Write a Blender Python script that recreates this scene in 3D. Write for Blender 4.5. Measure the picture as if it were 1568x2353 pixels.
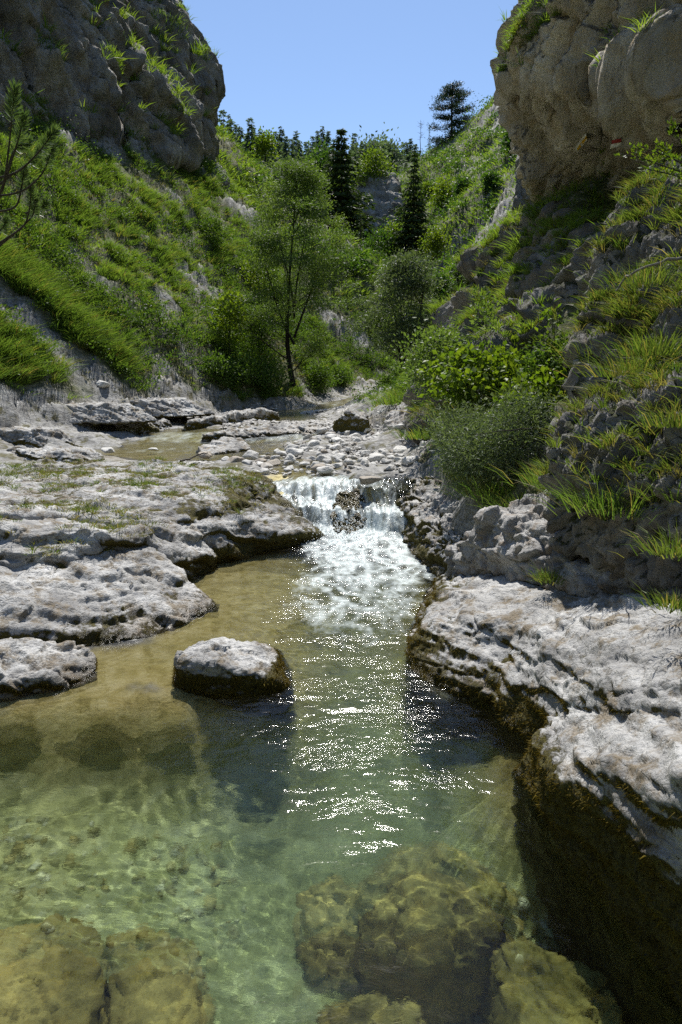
import bpy, bmesh, math, random
import numpy as np
from mathutils import Vector, Matrix
R = math.radians
for o in list(bpy.data.objects): bpy.data.objects.remove(o)
scene = bpy.context.scene
COL = scene.collection

# ------------------------------------------------------------------ camera, sky, sun, exposure
CAM_Z, PITCH, F = 2.2, 10.6, 1568.0           # eye height, degrees down, focal length in px of a 1568 x 2353 picture
cam_data = bpy.data.cameras.new('camera'); cam = bpy.data.objects.new('camera', cam_data); COL.objects.link(cam)
cam.location = (0, 0, CAM_Z); cam.rotation_euler = (R(90 - PITCH), 0, 0)
cam_data.sensor_fit = 'VERTICAL'; cam_data.sensor_height = 36; cam_data.lens = 36 * F / 2353
cam_data.clip_start = .05; cam_data.clip_end = 2000
scene.camera = cam

SUN_EL, SUN_AZ = 59.0, 1.0                    # sun ahead of the camera, high, a little to the right
S = Vector((math.sin(R(SUN_AZ)) * math.cos(R(SUN_EL)), math.cos(R(SUN_AZ)) * math.cos(R(SUN_EL)), math.sin(R(SUN_EL))))
world = bpy.data.worlds.new('World'); scene.world = world; world.use_nodes = True
wn = world.node_tree; bg = wn.nodes['Background']
sky = wn.nodes.new('ShaderNodeTexSky'); sky.sky_type = 'NISHITA'; sky.sun_disc = False
sky.sun_elevation = R(SUN_EL); sky.sun_rotation = R(SUN_AZ)
sky.altitude = 900; sky.air_density = 1.0; sky.dust_density = .3; sky.ozone_density = 2.5
wn.links.new(sky.outputs[0], bg.inputs[0]); bg.inputs[1].default_value = .108
sun_data = bpy.data.lights.new('sun', 'SUN'); sun = bpy.data.objects.new('sun', sun_data); COL.objects.link(sun)
sun_data.energy = 4.8; sun_data.angle = R(.53); sun_data.color = (1, .965, .9)
sun.rotation_euler = (-S).to_track_quat('-Z', 'Y').to_euler(); sun.location = (0, 0, 60)
sun_data.cycles.is_caustics_light = True
scene.view_settings.view_transform = 'Standard'; scene.view_settings.look = 'None'
scene.view_settings.exposure = .58; scene.view_settings.gamma = 1
cy = scene.cycles
cy.max_bounces = 8; cy.diffuse_bounces = 3; cy.glossy_bounces = 3; cy.transmission_bounces = 6; cy.transparent_max_bounces = 8
cy.caustics_reflective = False; cy.caustics_refractive = True; cy.blur_glossy = .3
cy.sample_clamp_indirect = 4.0; cy.use_denoising = False

# ------------------------------------------------------------------ geometry of the view
_c, _s = math.cos(R(PITCH)), math.sin(R(PITCH))
def ray(u, v):
    x, yu = (u - 784) / F, (1176.5 - v) / F
    return np.array([x, _c + yu * _s, -_s + yu * _c])
def at(u, v, Y):                               # the point seen at (u, v), Y metres ahead
    d = ray(u, v); return np.array([0, 0, CAM_Z]) + d * (Y / d[1])
def atz(u, v, z):                              # the point seen at (u, v), at height z
    d = ray(u, v); return np.array([0, 0, CAM_Z]) + d * ((z - CAM_Z) / d[2])

# ------------------------------------------------------------------ noise (numpy)
def _hash(ix, iy, iz, seed):
    h = (ix.astype(np.uint32) * np.uint32(374761393) + iy.astype(np.uint32) * np.uint32(668265263)
         + iz.astype(np.uint32) * np.uint32(2147483647) + np.uint32((seed * 1274126177) & 0xffffffff))
    h = (h ^ (h >> np.uint32(13))) * np.uint32(1274126177)
    h = (h ^ (h >> np.uint32(15))) * np.uint32(2246822519)
    return h ^ (h >> np.uint32(16))
def perlin(p, seed=0):
    p = np.asarray(p, dtype=np.float64); pi = np.floor(p); f = (p - pi).astype(np.float32); i = pi.astype(np.int64)
    w = f * f * f * (f * (f * 6 - 15) + 10)
    out = 0
    for dx in (0, 1):
        for dy in (0, 1):
            for dz in (0, 1):
                h = _hash(i[:, 0] + dx, i[:, 1] + dy, i[:, 2] + dz, seed)
                gx = (h & np.uint32(1023)).astype(np.float32) / 511.5 - 1
                gy = ((h >> np.uint32(10)) & np.uint32(1023)).astype(np.float32) / 511.5 - 1
                gz = ((h >> np.uint32(20)) & np.uint32(1023)).astype(np.float32) / 511.5 - 1
                g = gx * (f[:, 0] - dx) + gy * (f[:, 1] - dy) + gz * (f[:, 2] - dz)
                out = out + g * (w[:, 0] if dx else 1 - w[:, 0]) * (w[:, 1] if dy else 1 - w[:, 1]) * (w[:, 2] if dz else 1 - w[:, 2])
    return out * 1.1
def fbm(p, octv=5, gain=.5, lac=2.03, seed=0):
    p = np.asarray(p, dtype=np.float64); a, t, out = 1.0, 0.0, 0
    for k in range(octv):
        out = out + a * perlin(p, seed + k * 17); t += a; a *= gain; p = p * lac + 3.7
    return out / t
def ridged(p, octv=4, seed=0):
    p = np.asarray(p, dtype=np.float64); a, t, out = 1.0, 0.0, 0
    for k in range(octv):
        out = out + a * (1 - np.abs(perlin(p, seed + k * 13)) * 2); t += a; a *= .5; p = p * 2.1 + 1.3
    return out / t
def worley(p, seed=0, tilt=False):             # F1, F2, the id of the nearest cell (and a plane tilted at random in each cell)
    p = np.asarray(p, dtype=np.float64); i = np.floor(p).astype(np.int64); n = len(p)
    f1 = np.full(n, 9.0, np.float32); f2 = f1.copy(); cid = np.zeros(n, np.uint32); off = np.zeros((n, 3), np.float32)
    for dx in (-1, 0, 1):
        for dy in (-1, 0, 1):
            for dz in (-1, 0, 1):
                c = i + (dx, dy, dz); h = _hash(c[:, 0], c[:, 1], c[:, 2], seed)
                q = c + np.stack([(h & np.uint32(1023)) / 1023., ((h >> np.uint32(10)) & np.uint32(1023)) / 1023., ((h >> np.uint32(20)) & np.uint32(1023)) / 1023.], 1)
                d = np.sqrt(((p - q) ** 2).sum(1)).astype(np.float32)
                near = d < f1
                f2 = np.where(near, f1, np.minimum(f2, d)); cid = np.where(near, h, cid); off = np.where(near[:, None], p - q, off); f1 = np.where(near, d, f1)
    if tilt:
        r = np.stack([((cid >> np.uint32(k)) & np.uint32(255)) / 127.5 - 1 for k in (3, 11, 19)], 1)
        return f1, f2, cid, (off * r).sum(1)
    return f1, f2, cid
def sstep(a, b, x):
    t = np.clip((x - a) / (b - a), 0, 1); return t * t * (3 - 2 * t)
def in_poly(x, y, poly):
    inside = np.zeros(x.shape, bool); n = len(poly); j = n - 1
    for i in range(n):
        xi, yi = poly[i]; xj, yj = poly[j]
        hit = ((yi > y) != (yj > y)) & (x < (xj - xi) * (y - yi) / (yj - yi + 1e-12) + xi)
        inside ^= hit; j = i
    return inside
def poly_dist(x, y, poly):                     # signed distance, positive inside
    d = np.full(x.shape, 1e9); n = len(poly)
    for i in range(n):
        a = np.array(poly[i]); b = np.array(poly[(i + 1) % n]); ab = b - a
        t = np.clip(((x - a[0]) * ab[0] + (y - a[1]) * ab[1]) / (ab @ ab + 1e-12), 0, 1)
        d = np.minimum(d, np.hypot(x - a[0] - t * ab[0], y - a[1] - t * ab[1]))
    return np.where(in_poly(x, y, poly), d, -d)

# ------------------------------------------------------------------ mesh and object helpers
def mesh_np(name, v, faces, attrs=None, smooth=True, mats=None):
    """faces: list of (n,k) index arrays; attrs: {name: per-vertex floats}"""
    me = bpy.data.meshes.new(name); v = np.asarray(v, np.float32)
    me.vertices.add(len(v)); me.vertices.foreach_set('co', v.ravel())
    idx, tot = [], []
    for f in faces:
        f = np.asarray(f, np.int32)
        if len(f): idx.append(f.ravel()); tot.append(np.full(len(f), f.shape[1], np.int32))
    idx = np.concatenate(idx); tot = np.concatenate(tot)
    me.loops.add(len(idx)); me.loops.foreach_set('vertex_index', idx)
    me.polygons.add(len(tot)); st = np.concatenate([[0], np.cumsum(tot)[:-1]]).astype(np.int32)
    me.polygons.foreach_set('loop_start', st); me.polygons.foreach_set('loop_total', tot)
    if mats is not None: me.polygons.foreach_set('material_index', np.asarray(mats, np.int32))
    me.polygons.foreach_set('use_smooth', np.full(len(tot), smooth))
    for k, a in (attrs or {}).items():
        at_ = me.attributes.new(k, 'FLOAT', 'POINT'); at_.data.foreach_set('value', np.asarray(a, np.float32).ravel())
    me.update(calc_edges=True); me.validate()
    return me
def link(name, me, mat=None, parent=None, loc=None):
    o = bpy.data.objects.new(name, me); COL.objects.link(o)
    if mat is not None and me is not None and not me.materials: me.materials.append(mat)
    if parent is not None: o.parent = parent
    if loc is not None: o.location = loc
    o.cycles.is_caustics_receiver = True
    return o
def tag(o, label=None, cat=None, group=None, kind=None):
    for k, val in (('label', label), ('category', cat), ('group', group), ('kind', kind)):
        if val: o[k] = val
    return o
def thing(name, label, cat, loc, group=None, rz=0):
    o = bpy.data.objects.new(name, None); COL.objects.link(o); o.location = loc; o.rotation_euler.z = rz
    o.empty_display_size = .2
    return tag(o, label, cat, group)
def normals_of(v, f):
    n = np.zeros_like(v)
    a, b, c = v[f[:, 0]], v[f[:, 1]], v[f[:, 2]]
    fn = np.cross(b - a, c - a)
    if f.shape[1] == 4: fn = np.cross(c - a, v[f[:, 3]] - b)
    for k in range(f.shape[1]):
        for j in range(3): n[:, j] += np.bincount(f[:, k], fn[:, j], len(v))
    return n / (np.linalg.norm(n, axis=1, keepdims=True) + 1e-12)

# ------------------------------------------------------------------ node helpers
def new_mat(name):
    m = bpy.data.materials.new(name); m.use_nodes = True; m.node_tree.nodes.clear(); return m
class NT:
    def __init__(s, m): s.m = m; s.n = m.node_tree.nodes; s.l = m.node_tree.links
    def node(s, t, **kw):
        x = s.n.new(t)
        for k, val in kw.items(): setattr(x, k, val)
        return x
    def put(s, sock, val):
        if isinstance(val, bpy.types.NodeSocket): s.l.new(val, sock)
        elif val is not None: sock.default_value = (*val, 1) if isinstance(val, tuple) and len(val) == 3 and sock.type == 'RGBA' else val
    def pos(s): return s.node('ShaderNodeNewGeometry').outputs['Position']
    def attr(s, name): return s.node('ShaderNodeAttribute', attribute_name=name).outputs['Fac']
    def mapping(s, vec, scale=(1, 1, 1), rot=(0, 0, 0), loc=(0, 0, 0)):
        x = s.node('ShaderNodeMapping'); s.put(x.inputs[0], vec); x.inputs[1].default_value = loc; x.inputs[2].default_value = rot; x.inputs[3].default_value = scale
        return x.outputs[0]
    def noise(s, vec, scale, detail=6, rough=.6, dist=0):
        x = s.node('ShaderNodeTexNoise'); s.put(x.inputs['Vector'], vec); x.inputs['Scale'].default_value = scale
        x.inputs['Detail'].default_value = detail; x.inputs['Roughness'].default_value = rough; x.inputs['Distortion'].default_value = dist
        return x.outputs['Fac']
    def voronoi(s, vec, scale, feature='F1', out='Distance'):
        x = s.node('ShaderNodeTexVoronoi', feature=feature); s.put(x.inputs['Vector'], vec); x.inputs['Scale'].default_value = scale
        return x.outputs[out]
    def math(s, op, a, b=None, c=None, clamp=False):
        x = s.node('ShaderNodeMath', operation=op, use_clamp=clamp); s.put(x.inputs[0], a); s.put(x.inputs[1], b); s.put(x.inputs[2], c); return x.outputs[0]
    def ramp(s, fac, *stops):                  # (pos, colour or grey)
        x = s.node('ShaderNodeValToRGB'); s.put(x.inputs[0], fac); e = x.color_ramp.elements
        while len(e) < len(stops): e.new(.5)
        for k, (p, cval) in enumerate(stops):
            e[k].position = p; e[k].color = (*cval, 1) if isinstance(cval, tuple) else (cval, cval, cval, 1)
        return x.outputs[0]
    def rng(s, fac, a, b, c=0., d=1.):
        x = s.node('ShaderNodeMapRange'); s.put(x.inputs[0], fac); x.inputs[1].default_value = a; x.inputs[2].default_value = b
        x.inputs[3].default_value = c; x.inputs[4].default_value = d; return x.outputs[0]
    def mix(s, fac, a, b, blend='MIX'):
        x = s.node('ShaderNodeMix', data_type='RGBA', blend_type=blend); s.put(x.inputs[0], fac); s.put(x.inputs[6], a); s.put(x.inputs[7], b); return x.outputs[2]
    def bump(s, h, strength=.5, dist=.02, normal=None):
        x = s.node('ShaderNodeBump'); s.put(x.inputs['Height'], h); x.inputs['Strength'].default_value = strength; x.inputs['Distance'].default_value = dist
        if normal is not None: s.put(x.inputs['Normal'], normal)
        return x.outputs[0]
    def out(s, sh, disp=None):
        x = s.node('ShaderNodeOutputMaterial'); s.l.new(sh, x.inputs[0])
    def pbr(s, col, rough=.85, normal=None, spec=.3):
        x = s.node('ShaderNodeBsdfPrincipled'); s.put(x.inputs['Base Color'], col); s.put(x.inputs['Roughness'], rough)
        s.put(x.inputs['Specular IOR Level'], spec)
        if normal is not None: s.put(x.inputs['Normal'], normal)
        return x.outputs[0]

def mat_rock(name, light, dark, brown, scale=1.0, moss=((.135, .115, .020), (.05, .044, .009)), bumpd=.03, dirt=.5, strata=(1, 1, 2.2), pit=.5):
    m = new_mat(name); t = NT(m); p = t.pos()
    ps = t.mapping(p, strata, (R(12), R(-18), 0))
    n1 = t.noise(ps, 1.3 / scale, 10, .62, .3); n2 = t.noise(ps, 7 / scale, 8, .7, .6); n3 = t.noise(p, 38 / scale, 5, .7)
    wv = t.mapping(ps, (1, 1, 1)); dn = t.node('ShaderNodeTexNoise'); t.put(dn.inputs['Vector'], ps); dn.inputs['Scale'].default_value = 3 / scale; vx = t.node('ShaderNodeVectorMath', operation='MULTIPLY_ADD'); t.put(vx.inputs[0], dn.outputs['Color']); vx.inputs[1].default_value = (.35 * scale,) * 3; t.put(vx.inputs[2], ps); vor = t.voronoi(vx.outputs[0], 3.2 / scale, 'DISTANCE_TO_EDGE'); pits = t.voronoi(p, 22 / scale)
    col = t.ramp(n1, (.3, dark), (.47, tuple(.5 * (a + b) for a, b in zip(light, dark))), (.62, light))
    col = t.mix(t.rng(n2, .5, .68, 0, .75), col, dark)
    col = t.mix(t.math('MULTIPLY', t.rng(t.noise(p, 4.2 / scale, 9, .74), .50, .60), dirt), col, brown)
    col = t.mix(t.rng(n3, .54, .72, 0, .45 + .3 * pit), col, tuple(.45 * a for a in dark))
    ms = t.attr('moss')  # moss, plus crevice shade painted into the hollows as moss colour
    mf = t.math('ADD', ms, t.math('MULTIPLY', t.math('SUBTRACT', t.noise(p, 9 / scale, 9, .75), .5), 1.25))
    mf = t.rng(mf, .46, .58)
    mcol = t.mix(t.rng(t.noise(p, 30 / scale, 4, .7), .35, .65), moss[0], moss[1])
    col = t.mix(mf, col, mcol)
    h = t.math('ADD', t.math('MULTIPLY', n2, 1.1), t.math('MULTIPLY', n3, .55))
    h = t.math('ADD', h, t.math('MULTIPLY', t.rng(vor, 0, .05), .12)); col = t.mix(t.math('MULTIPLY', t.rng(vor, 0, .02, .6, 0), t.rng(t.noise(p, 1.7 / scale, 4, .6), .5, .62)), col, tuple(.6 * a for a in dark))
    h = t.math('SUBTRACT', h, t.math('MULTIPLY', t.rng(pits, .0, .35, 1, 0), .22 * pit))
    h = t.math('ADD', h, t.math('MULTIPLY', mf, t.noise(p, 60 / scale, 4, .8)))
    wet = t.attr('wet')
    col = t.mix(t.math('MULTIPLY', wet, .6), col, t.mix(1.0, col, (.45, .36, .24), 'MULTIPLY'))
    rough = t.math('SUBTRACT', .82, t.math('MULTIPLY', wet, .55))
    t.out(t.pbr(col, rough, t.bump(h, .9, bumpd * scale), .35)); return m

def mat_leaf(name, c1, c2, trans=.45, rough=.55, spec=.25, ctrans=None, dry=None):
    """foliage: colour between c1 and c2 by the per-leaf attribute 'tint'; lets light through"""
    m = new_mat(name); t = NT(m)
    col = t.mix(t.attr('tint'), c1, c2)
    if dry: col = t.mix(t.rng(t.attr('tint'), .86, .92), col, dry)
    b = t.pbr(col, rough, None, spec)
    tr = t.node('ShaderNodeBsdfTranslucent')
    tc = t.mix(1.0, col, ctrans or (1.5, 1.55, .6), 'MULTIPLY'); t.put(tr.inputs[0], tc)
    x = t.node('ShaderNodeMixShader'); x.inputs[0].default_value = trans; t.l.new(b, x.inputs[1]); t.l.new(tr.outputs[0], x.inputs[2])
    t.out(x.outputs[0]); return m
def mat_bark(name, c1, c2, sc=14):
    m = new_mat(name); t = NT(m); p = t.mapping(t.pos(), (1, 1, .25)); n = t.noise(p, sc, 8, .7)
    t.out(t.pbr(t.ramp(n, (.3, c1), (.7, c2)), .9, t.bump(n, .8, .02), .2)); return m
# ------------------------------------------------------------------ terrain: one sheet through surveyed points
CP = []
def A(*L): CP.extend(at(u, v, y) for u, v, y in L)
def Zp(z, *L): CP.extend(atz(u, v, z) for u, v in L)
def Wp(*L): CP.extend(np.array(q, float) for q in L)
_n = np.array([-.925, .38]); _a = np.array([-7.5, 15.0])
def Lp(*L, k=1.0):                             # points on the left hillside: it climbs at 45 degrees from the stream
    for u, v in L:
        d = ray(u, v); dn = d[:2] @ _n
        y = (.8 - CAM_Z - _a @ _n) / (d[2] - dn); CP.append(np.array([0, 0, CAM_Z]) + d * y)
# pool bed, ledges under water, floor of the cascade
Wp((0, -3, -1.0), (-3, -3, -.8), (3, -3, -.3), (-6, -3, .6), (6, -3, 2), (0, .5, -1.05), (-1.5, 1, -.9), (1, .8, -1.1), (0, 2, -1.0), (.6, 2.2, -1.1), (-.6, 2.3, -.95), (-1.5, 2.2, -.75),
   (0, 3, -1.15), (-1, 3, -.9), (-3, 2.8, -.65), (.6, 3, -1.2), (1.1, 2.4, -1.3), (1.3, 1.6, -1.2), (-1.6, 4.12, -.72), (-2.2, 4.12, -.75), (-2.8, 4.12, -.75), (-3.4, 4.1, -.7), (-1.1, 4.1, -.8), (-.6, 4.2, -.95), (-1.6, 3.7, -.72), (-2.6, 3.6, -.68), (-.7, 3.6, -.95), (-1.6, 3.0, -.7), (-2.4, 2.8, -.66), (.3, 4, -1.1),
   (-1.6, 4.34, -.17), (-2.2, 4.34, -.16), (-2.8, 4.32, -.16), (-3.4, 4.3, -.12), (-2.0, 4.5, -.14), (-3.0, 4.6, -.12), (-1.1, 4.4, -.2), (-.6, 4.62, -.3), (.3, 4.9, -.9),
   (-2.2, 5, -.1), (-1.3, 5.2, -.14), (-1.1, 5.8, -.12), (-1.7, 5.6, -.05), (-1.2, 6.5, -.11), (-1.5, 7.2, -.16), (-.8, 7, -.2), (-.5, 5.6, -.35), (.1, 5.8, -.65), (.3, 6.5, -.65), (0, 7.5, -.55), (.6, 7.5, -.6),
   (-.9, 8.3, -.2), (-1.3, 8.6, -.15), (0, 8.6, -.5), (.6, 8.6, -.55), (0, 9.5, -.5), (.6, 9.4, -.5), (-.7, 9.3, -.3), (1.0, 4.3, -.6), (1.1, 3.9, -.2), (1.4, 3.7, -.15), (.8, 3.6, -.75), (1.6, 3.3, .1),
   (0, 10.1, -.25), (-.6, 10.3, -.1), (.7, 10.2, -.1), (-.8, 10.9, .28), (0, 10.9, .25), (.75, 10.9, .3), (0, 11.5, .58), (-.8, 11.5, .56), (.8, 11.5, .6))
# right bank under the rocks
Wp((1.1, 9.5, -.1), (1.4, 10.5, .35), (1.2, 7.8, -.2), (1.3, 6, .1), (1.4, 5, .1), (2, 5, .5), (2, 6.5, .4), (2.2, 8, .55), (2.5, 10, 1.0), (1.9, 2.2, .2), (2.4, 3.2, .8), (3, 4.5, 1.2), (3.0, 6, 1.4), (3, 8, 1.5), (1.75, 11.8, .85), (2.2, 3, .4))
# left shelf under the rocks
Wp((-1.7, 9.5, .15), (-1.4, 10.6, .4), (-1.6, 11.7, .68), (-2.5, 10, .5), (-2.6, 8, .3), (-3.5, 9, .55), (-2.4, 6.4, .1), (-3.2, 5.4, .12), (-3.5, 7.4, .4), (-4.5, 9, .6), (-5, 6.5, .6), (-4.5, 5, .3), (-6, 8, .8), (-6.5, 11, .8), (-4.5, 11.5, .72), (-3, 11.8, .72), (-7, 4, 1), (-9, 8, 1.6), (-4.2, 3.8, .1), (-8, 0, 2.5))
# upper stream, gravel bar, far bends
Zp(.56, (650, 1083), (700, 1075), (600, 1070)); Zp(.6, (300, 1035), (420, 1022), (200, 1052), (80, 1060), (520, 1045), (440, 1055), (540, 1018), (620, 1012)); Zp(.55, (560, 1028), (480, 1036))
Zp(.85, (960, 1065), (900, 1040), (800, 1030), (960, 1035)); Zp(.96, (880, 1003), (940, 998), (760, 1003)); Zp(.77, (560, 1060), (630, 1048), (700, 1045), (900, 1085), (800, 1070), (830, 1087), (700, 1012), (500, 1062))
A((720, 967, 22), (680, 976, 20.5), (790, 967, 22), (600, 987, 19), (520, 977, 19.6), (560, 962, 21.5), (740, 952, 25), (720, 947, 25.5), (680, 940, 27.5), (760, 940, 28), (740, 925, 31), (850, 918, 33), (790, 926, 31.5), (870, 899, 36), (930, 882, 38))
Zp(.98, (0, 1032), (120, 1020), (240, 1003), (300, 993), (400, 983)); A((450, 962, 22), (380, 962, 21), (250, 985, 18.5)); A((500, 940, 24.5), (600, 930, 27), (860, 883, 38))
# left hillside
def Lq(u, v, k=1.2):
    d = ray(u, v); y = (.8 - CAM_Z - k * (_a @ _n)) / (d[2] - k * (d[:2] @ _n)); 
    if y > 38: y = 38 + (y - 38) * float(np.interp(u, [500, 800, 930], [1, .45, .38]))
    return np.array([0, 0, CAM_Z]) + d * y
for u in (-120, 0, 130, 250, 350, 450, 550, 650, 750, 850, 915):
    v0 = np.interp(u, [0, 240, 440, 500, 530, 570, 615, 680, 750, 830, 915], [300, 305, 380, 305, 340, 385, 430, 480, 540, 605, 695])
    v1 = np.interp(u, [-120, 0, 300, 640, 760, 850, 915], [1000, 975, 960, 900, 885, 860, 850])
    for v in np.linspace(v0, v1, 9): CP.append(Lq(u, v))
for u, v in ((500, 305), (530, 340), (570, 385), (615, 430)): CP.append(Lq(u, v))
for u, v in ((500, 305), (530, 340), (570, 385), (615, 430), (680, 480), (750, 540), (830, 605), (880, 650), (915, 695)):
    q = Lq(u, v); CP.append(q + (2, 5, -3)); CP.append(q + (4, 12, -7))
Wp((-22, 38, 20), (-22, 50, 24), (-14, 52, 21), (-35, 40, 30), (-30, 20, 18), (-20, 15, 12), (-14, 10, 6), (-30, 60, 30), (-20, 75, 26), (-25, 0, 14), (-40, -20, 20), (-8, -20, 6), (8, -20, 8))
# right side: bank, ledges and grass slopes below the overhang
A((1000, 1060, 11), (990, 1020, 13), (970, 960, 16), (985, 900, 17.5), (1040, 960, 12), (1100, 1000, 9.5), (1200, 1000, 8.5), (1280, 1040, 7.5), (1200, 1100, 7.5), (1100, 1100, 8),
  (1090, 880, 12), (1200, 870, 10), (1300, 880, 8.5), (1180, 940, 9.5), (1270, 930, 8), (1060, 1030, 10), (990, 940, 14.5), (900, 915, 22), (880, 905, 25), (960, 880, 23), (930, 870, 30))
Wp((3.2, 17, 3.0), (4.2, 15, 4.2), (4.5, 12.5, 4.2), (5, 10, 3.8), (4.4, 8.5, 2.6), (4.6, 6.5, 2.4), (4.5, 5, 2.2), (4.2, 3, 1.8), (5, 0, 3), (7, 7, 5), (8, 10, 8), (6, 16.5, 7.5), (6.2, 14, 7.2), (7.2, 11.5, 7.0), (9, 14, 10), (10, 20, 16), (8, 19, 10), (14, 8, 14), (18, 25, 26), (20, 10, 20), (4.6, 19, 5.2), (5.5, 18, 6.6), (14, 0, 12))
A((1330, 480, 13), (1450, 450, 11.2), (1240, 480, 14.5), (1540, 400, 10))
# beyond the right wall: gully, far slope up to the pine, forest ridge
Wp((4, 24, 3), (5, 22, 5), (8, 24, 9), (6, 30, 5), (10, 32, 12))
A((990, 790, 42), (1000, 730, 46), (950, 710, 56), (955, 660, 60), (1000, 640, 58), (1060, 640, 48), (1000, 560, 66), (1100, 560, 50), (950, 590, 66), (1060, 480, 72), (1150, 480, 52), (1100, 400, 80), (1180, 400, 60), (1020, 352, 105), (985, 372, 104), (1080, 300, 106), (1180, 300, 80), (1120, 262, 106), (1165, 215, 108), (1200, 180, 108), (1240, 120, 105),
  (870, 660, 72), (880, 700, 66), (860, 560, 88), (920, 540, 84), (900, 640, 70), (960, 520, 80), (970, 430, 95), (880, 480, 92), (840, 480, 96))
Wp((60, 105, 75), (60, 60, 60), (40, 45, 40), (70, 30, 60), (22, 118, 34), (16, 116, 32), (38, 125, 50))
A((520, 345, 150), (600, 375, 190), (700, 380, 215), (800, 385, 220), (900, 385, 215), (960, 385, 180), (700, 470, 150), (800, 470, 150), (620, 440, 130), (840, 420, 150), (920, 410, 150))
for u, y in ((480, 175), (600, 225), (700, 250), (800, 255), (900, 250), (980, 220)):
    q = at(u, 400, y); CP.append(q + (0, 30, -8)); CP.append(q + (0, 140, -30))
Wp((-120, 200, 110), (-90, 110, 70), (150, 200, 120), (-120, 20, 90), (120, -60, 80), (-120, -100, 60), (0, -150, 40), (-200, 420, 90), (200, 420, 90), (0, 480, 60))

CP = np.array(CP)
_k = lambda d: np.sqrt(d * d + .01)
_D = _k(np.hypot(CP[:, None, 0] - CP[None, :, 0], CP[:, None, 1] - CP[None, :, 1])) + np.eye(len(CP)) * -.02
_P = np.c_[np.ones(len(CP)), CP[:, :2]]
_M = np.block([[_D, _P], [_P.T, np.zeros((3, 3))]])
_w = np.linalg.solve(_M, np.r_[CP[:, 2], 0, 0, 0])
def H0(x, y):
    x = np.atleast_1d(np.asarray(x, float)); y = np.atleast_1d(np.asarray(y, float)); out = np.empty(x.shape)
    for i in range(0, len(x), 20000):
        sx, sy = x[i:i + 20000], y[i:i + 20000]
        d = _k(np.hypot(sx[:, None] - CP[None, :, 0], sy[:, None] - CP[None, :, 1]))
        out[i:i + 20000] = d @ _w[:-3] + _w[-3] + _w[-2] * sx + _w[-1] * sy
    return out
def zwater(y):                                  # still-water level along the stream
    return np.interp(y, [9.75, 9.95, 10.15, 10.6, 10.85, 11.3, 12, 17.2, 18.4, 22, 25, 28, 31, 36, 40], [0, .06, .30, .38, .56, .64, .68, .77, .93, 1.05, 1.13, 1.25, 1.41, 1.75, 2.05])
def terrain_z(x, y, fine=True):
    x = np.asarray(x, float); y = np.asarray(y, float); z = H0(x, y); r = np.hypot(x, y)
    hill = sstep(.3, 3.0, z - zwater(y)) * sstep(8, 22, r)
    p2 = np.c_[x, y, z * .5]
    z = z + hill * (fbm(p2 / 7.0, 4, seed=3) * 2.0 + ridged(np.c_[x * .8 + z * .3, y * .8, z * 1.6] / 3.2, 3, seed=9) * .35 - .1) * np.clip(r / 35, .4, 1.6)
    if fine:
        nz = fbm(np.c_[x, y, z] / .55, 5, seed=5)
        z = z + hill * (.42 * fbm(np.c_[x, y, z * 1.3] / 1.5, 3, seed=15) + .20 * ridged(np.c_[x * .7, y * .7, z * 2.2] / 1.1, 2, seed=16)) * np.clip(r / 26, .5, 2.2)
        z = z + nz * (.05 + .22 * hill) + (fbm(np.c_[x, y, z * 0] / .16, 3, seed=6) * .022 + np.abs(fbm(np.c_[x, y, z * 0] / .5, 3, seed=8)) * .09) * sstep(.3, -.3, z - zwater(y))
    return z
def ground(u, v, y0=2.5, y1=320):               # first terrain point along the sight line (u, v)
    d = ray(u, v); ys = np.exp(np.linspace(math.log(y0), math.log(y1), 1400))
    P = np.array([0, 0, CAM_Z]) + d[None, :] * (ys / d[1])[:, None]
    hit = np.nonzero(terrain_z(P[:, 0], P[:, 1]) >= P[:, 2])[0]
    return P[hit[0]] if len(hit) else P[-1]

th = np.concatenate([np.linspace(-180, -42, 40)[:-1], np.linspace(-42, 42, 900), np.linspace(42, 180, 40)[1:]])
rr = np.exp(np.linspace(math.log(.35), math.log(470), 1250))
TH, RR = np.meshgrid(np.radians(th), rr)
tx, ty = (RR * np.sin(TH)).ravel(), (RR * np.cos(TH)).ravel()
tz = terrain_z(tx, ty)
TV = np.c_[tx, ty, tz]
nr, nt = len(rr), len(th)
ii = (np.arange(nr - 1)[:, None] * nt + np.arange(nt - 1)[None, :]).ravel()
TF = np.c_[ii, ii + 1, ii + nt + 1, ii + nt]
c0 = len(TV); TV = np.vstack([TV, [[0, 0, -1.05]]])
fan = np.c_[np.full(nt - 1, c0), np.arange(1, nt), np.arange(nt - 1)]
TN = normals_of(TV, TF)
if TN[:, 2].mean() < 0: TF = TF[:, ::-1]; fan = fan[:, ::-1]; TN = -TN

# vegetation cover: everything but the bare slabs, gullies, stream bed and scree
gp = lambda L: [tuple(ground(u, v)[:2]) for u, v in L]
BARE = [gp([(-60, 640), (30, 660), (110, 745), (190, 830), (290, 870), (480, 925), (480, 975), (200, 1010), (-60, 1050), (-60, 890), (60, 880), (180, 870), (110, 790), (40, 730), (-60, 690)]),
        gp([(140, 540), (175, 570), (240, 640), (255, 665), (210, 665), (170, 610)]),
        gp([(120, 308), (250, 312), (380, 350), (330, 372), (220, 340), (130, 328)]),
        gp([(330, 800), (380, 840), (470, 920), (450, 925), (370, 860)]),
        gp([(715, 700), (790, 735), (880, 800), (870, 860), (820, 800), (740, 740)])]
LUSH = [gp([(-60, 700), (30, 735), (105, 800), (175, 872), (60, 882), (-60, 885)]), gp([(-60, 560), (60, 590), (150, 660), (250, 790), (330, 850), (290, 865), (180, 800), (90, 705), (0, 640), (-60, 625)])]
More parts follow.
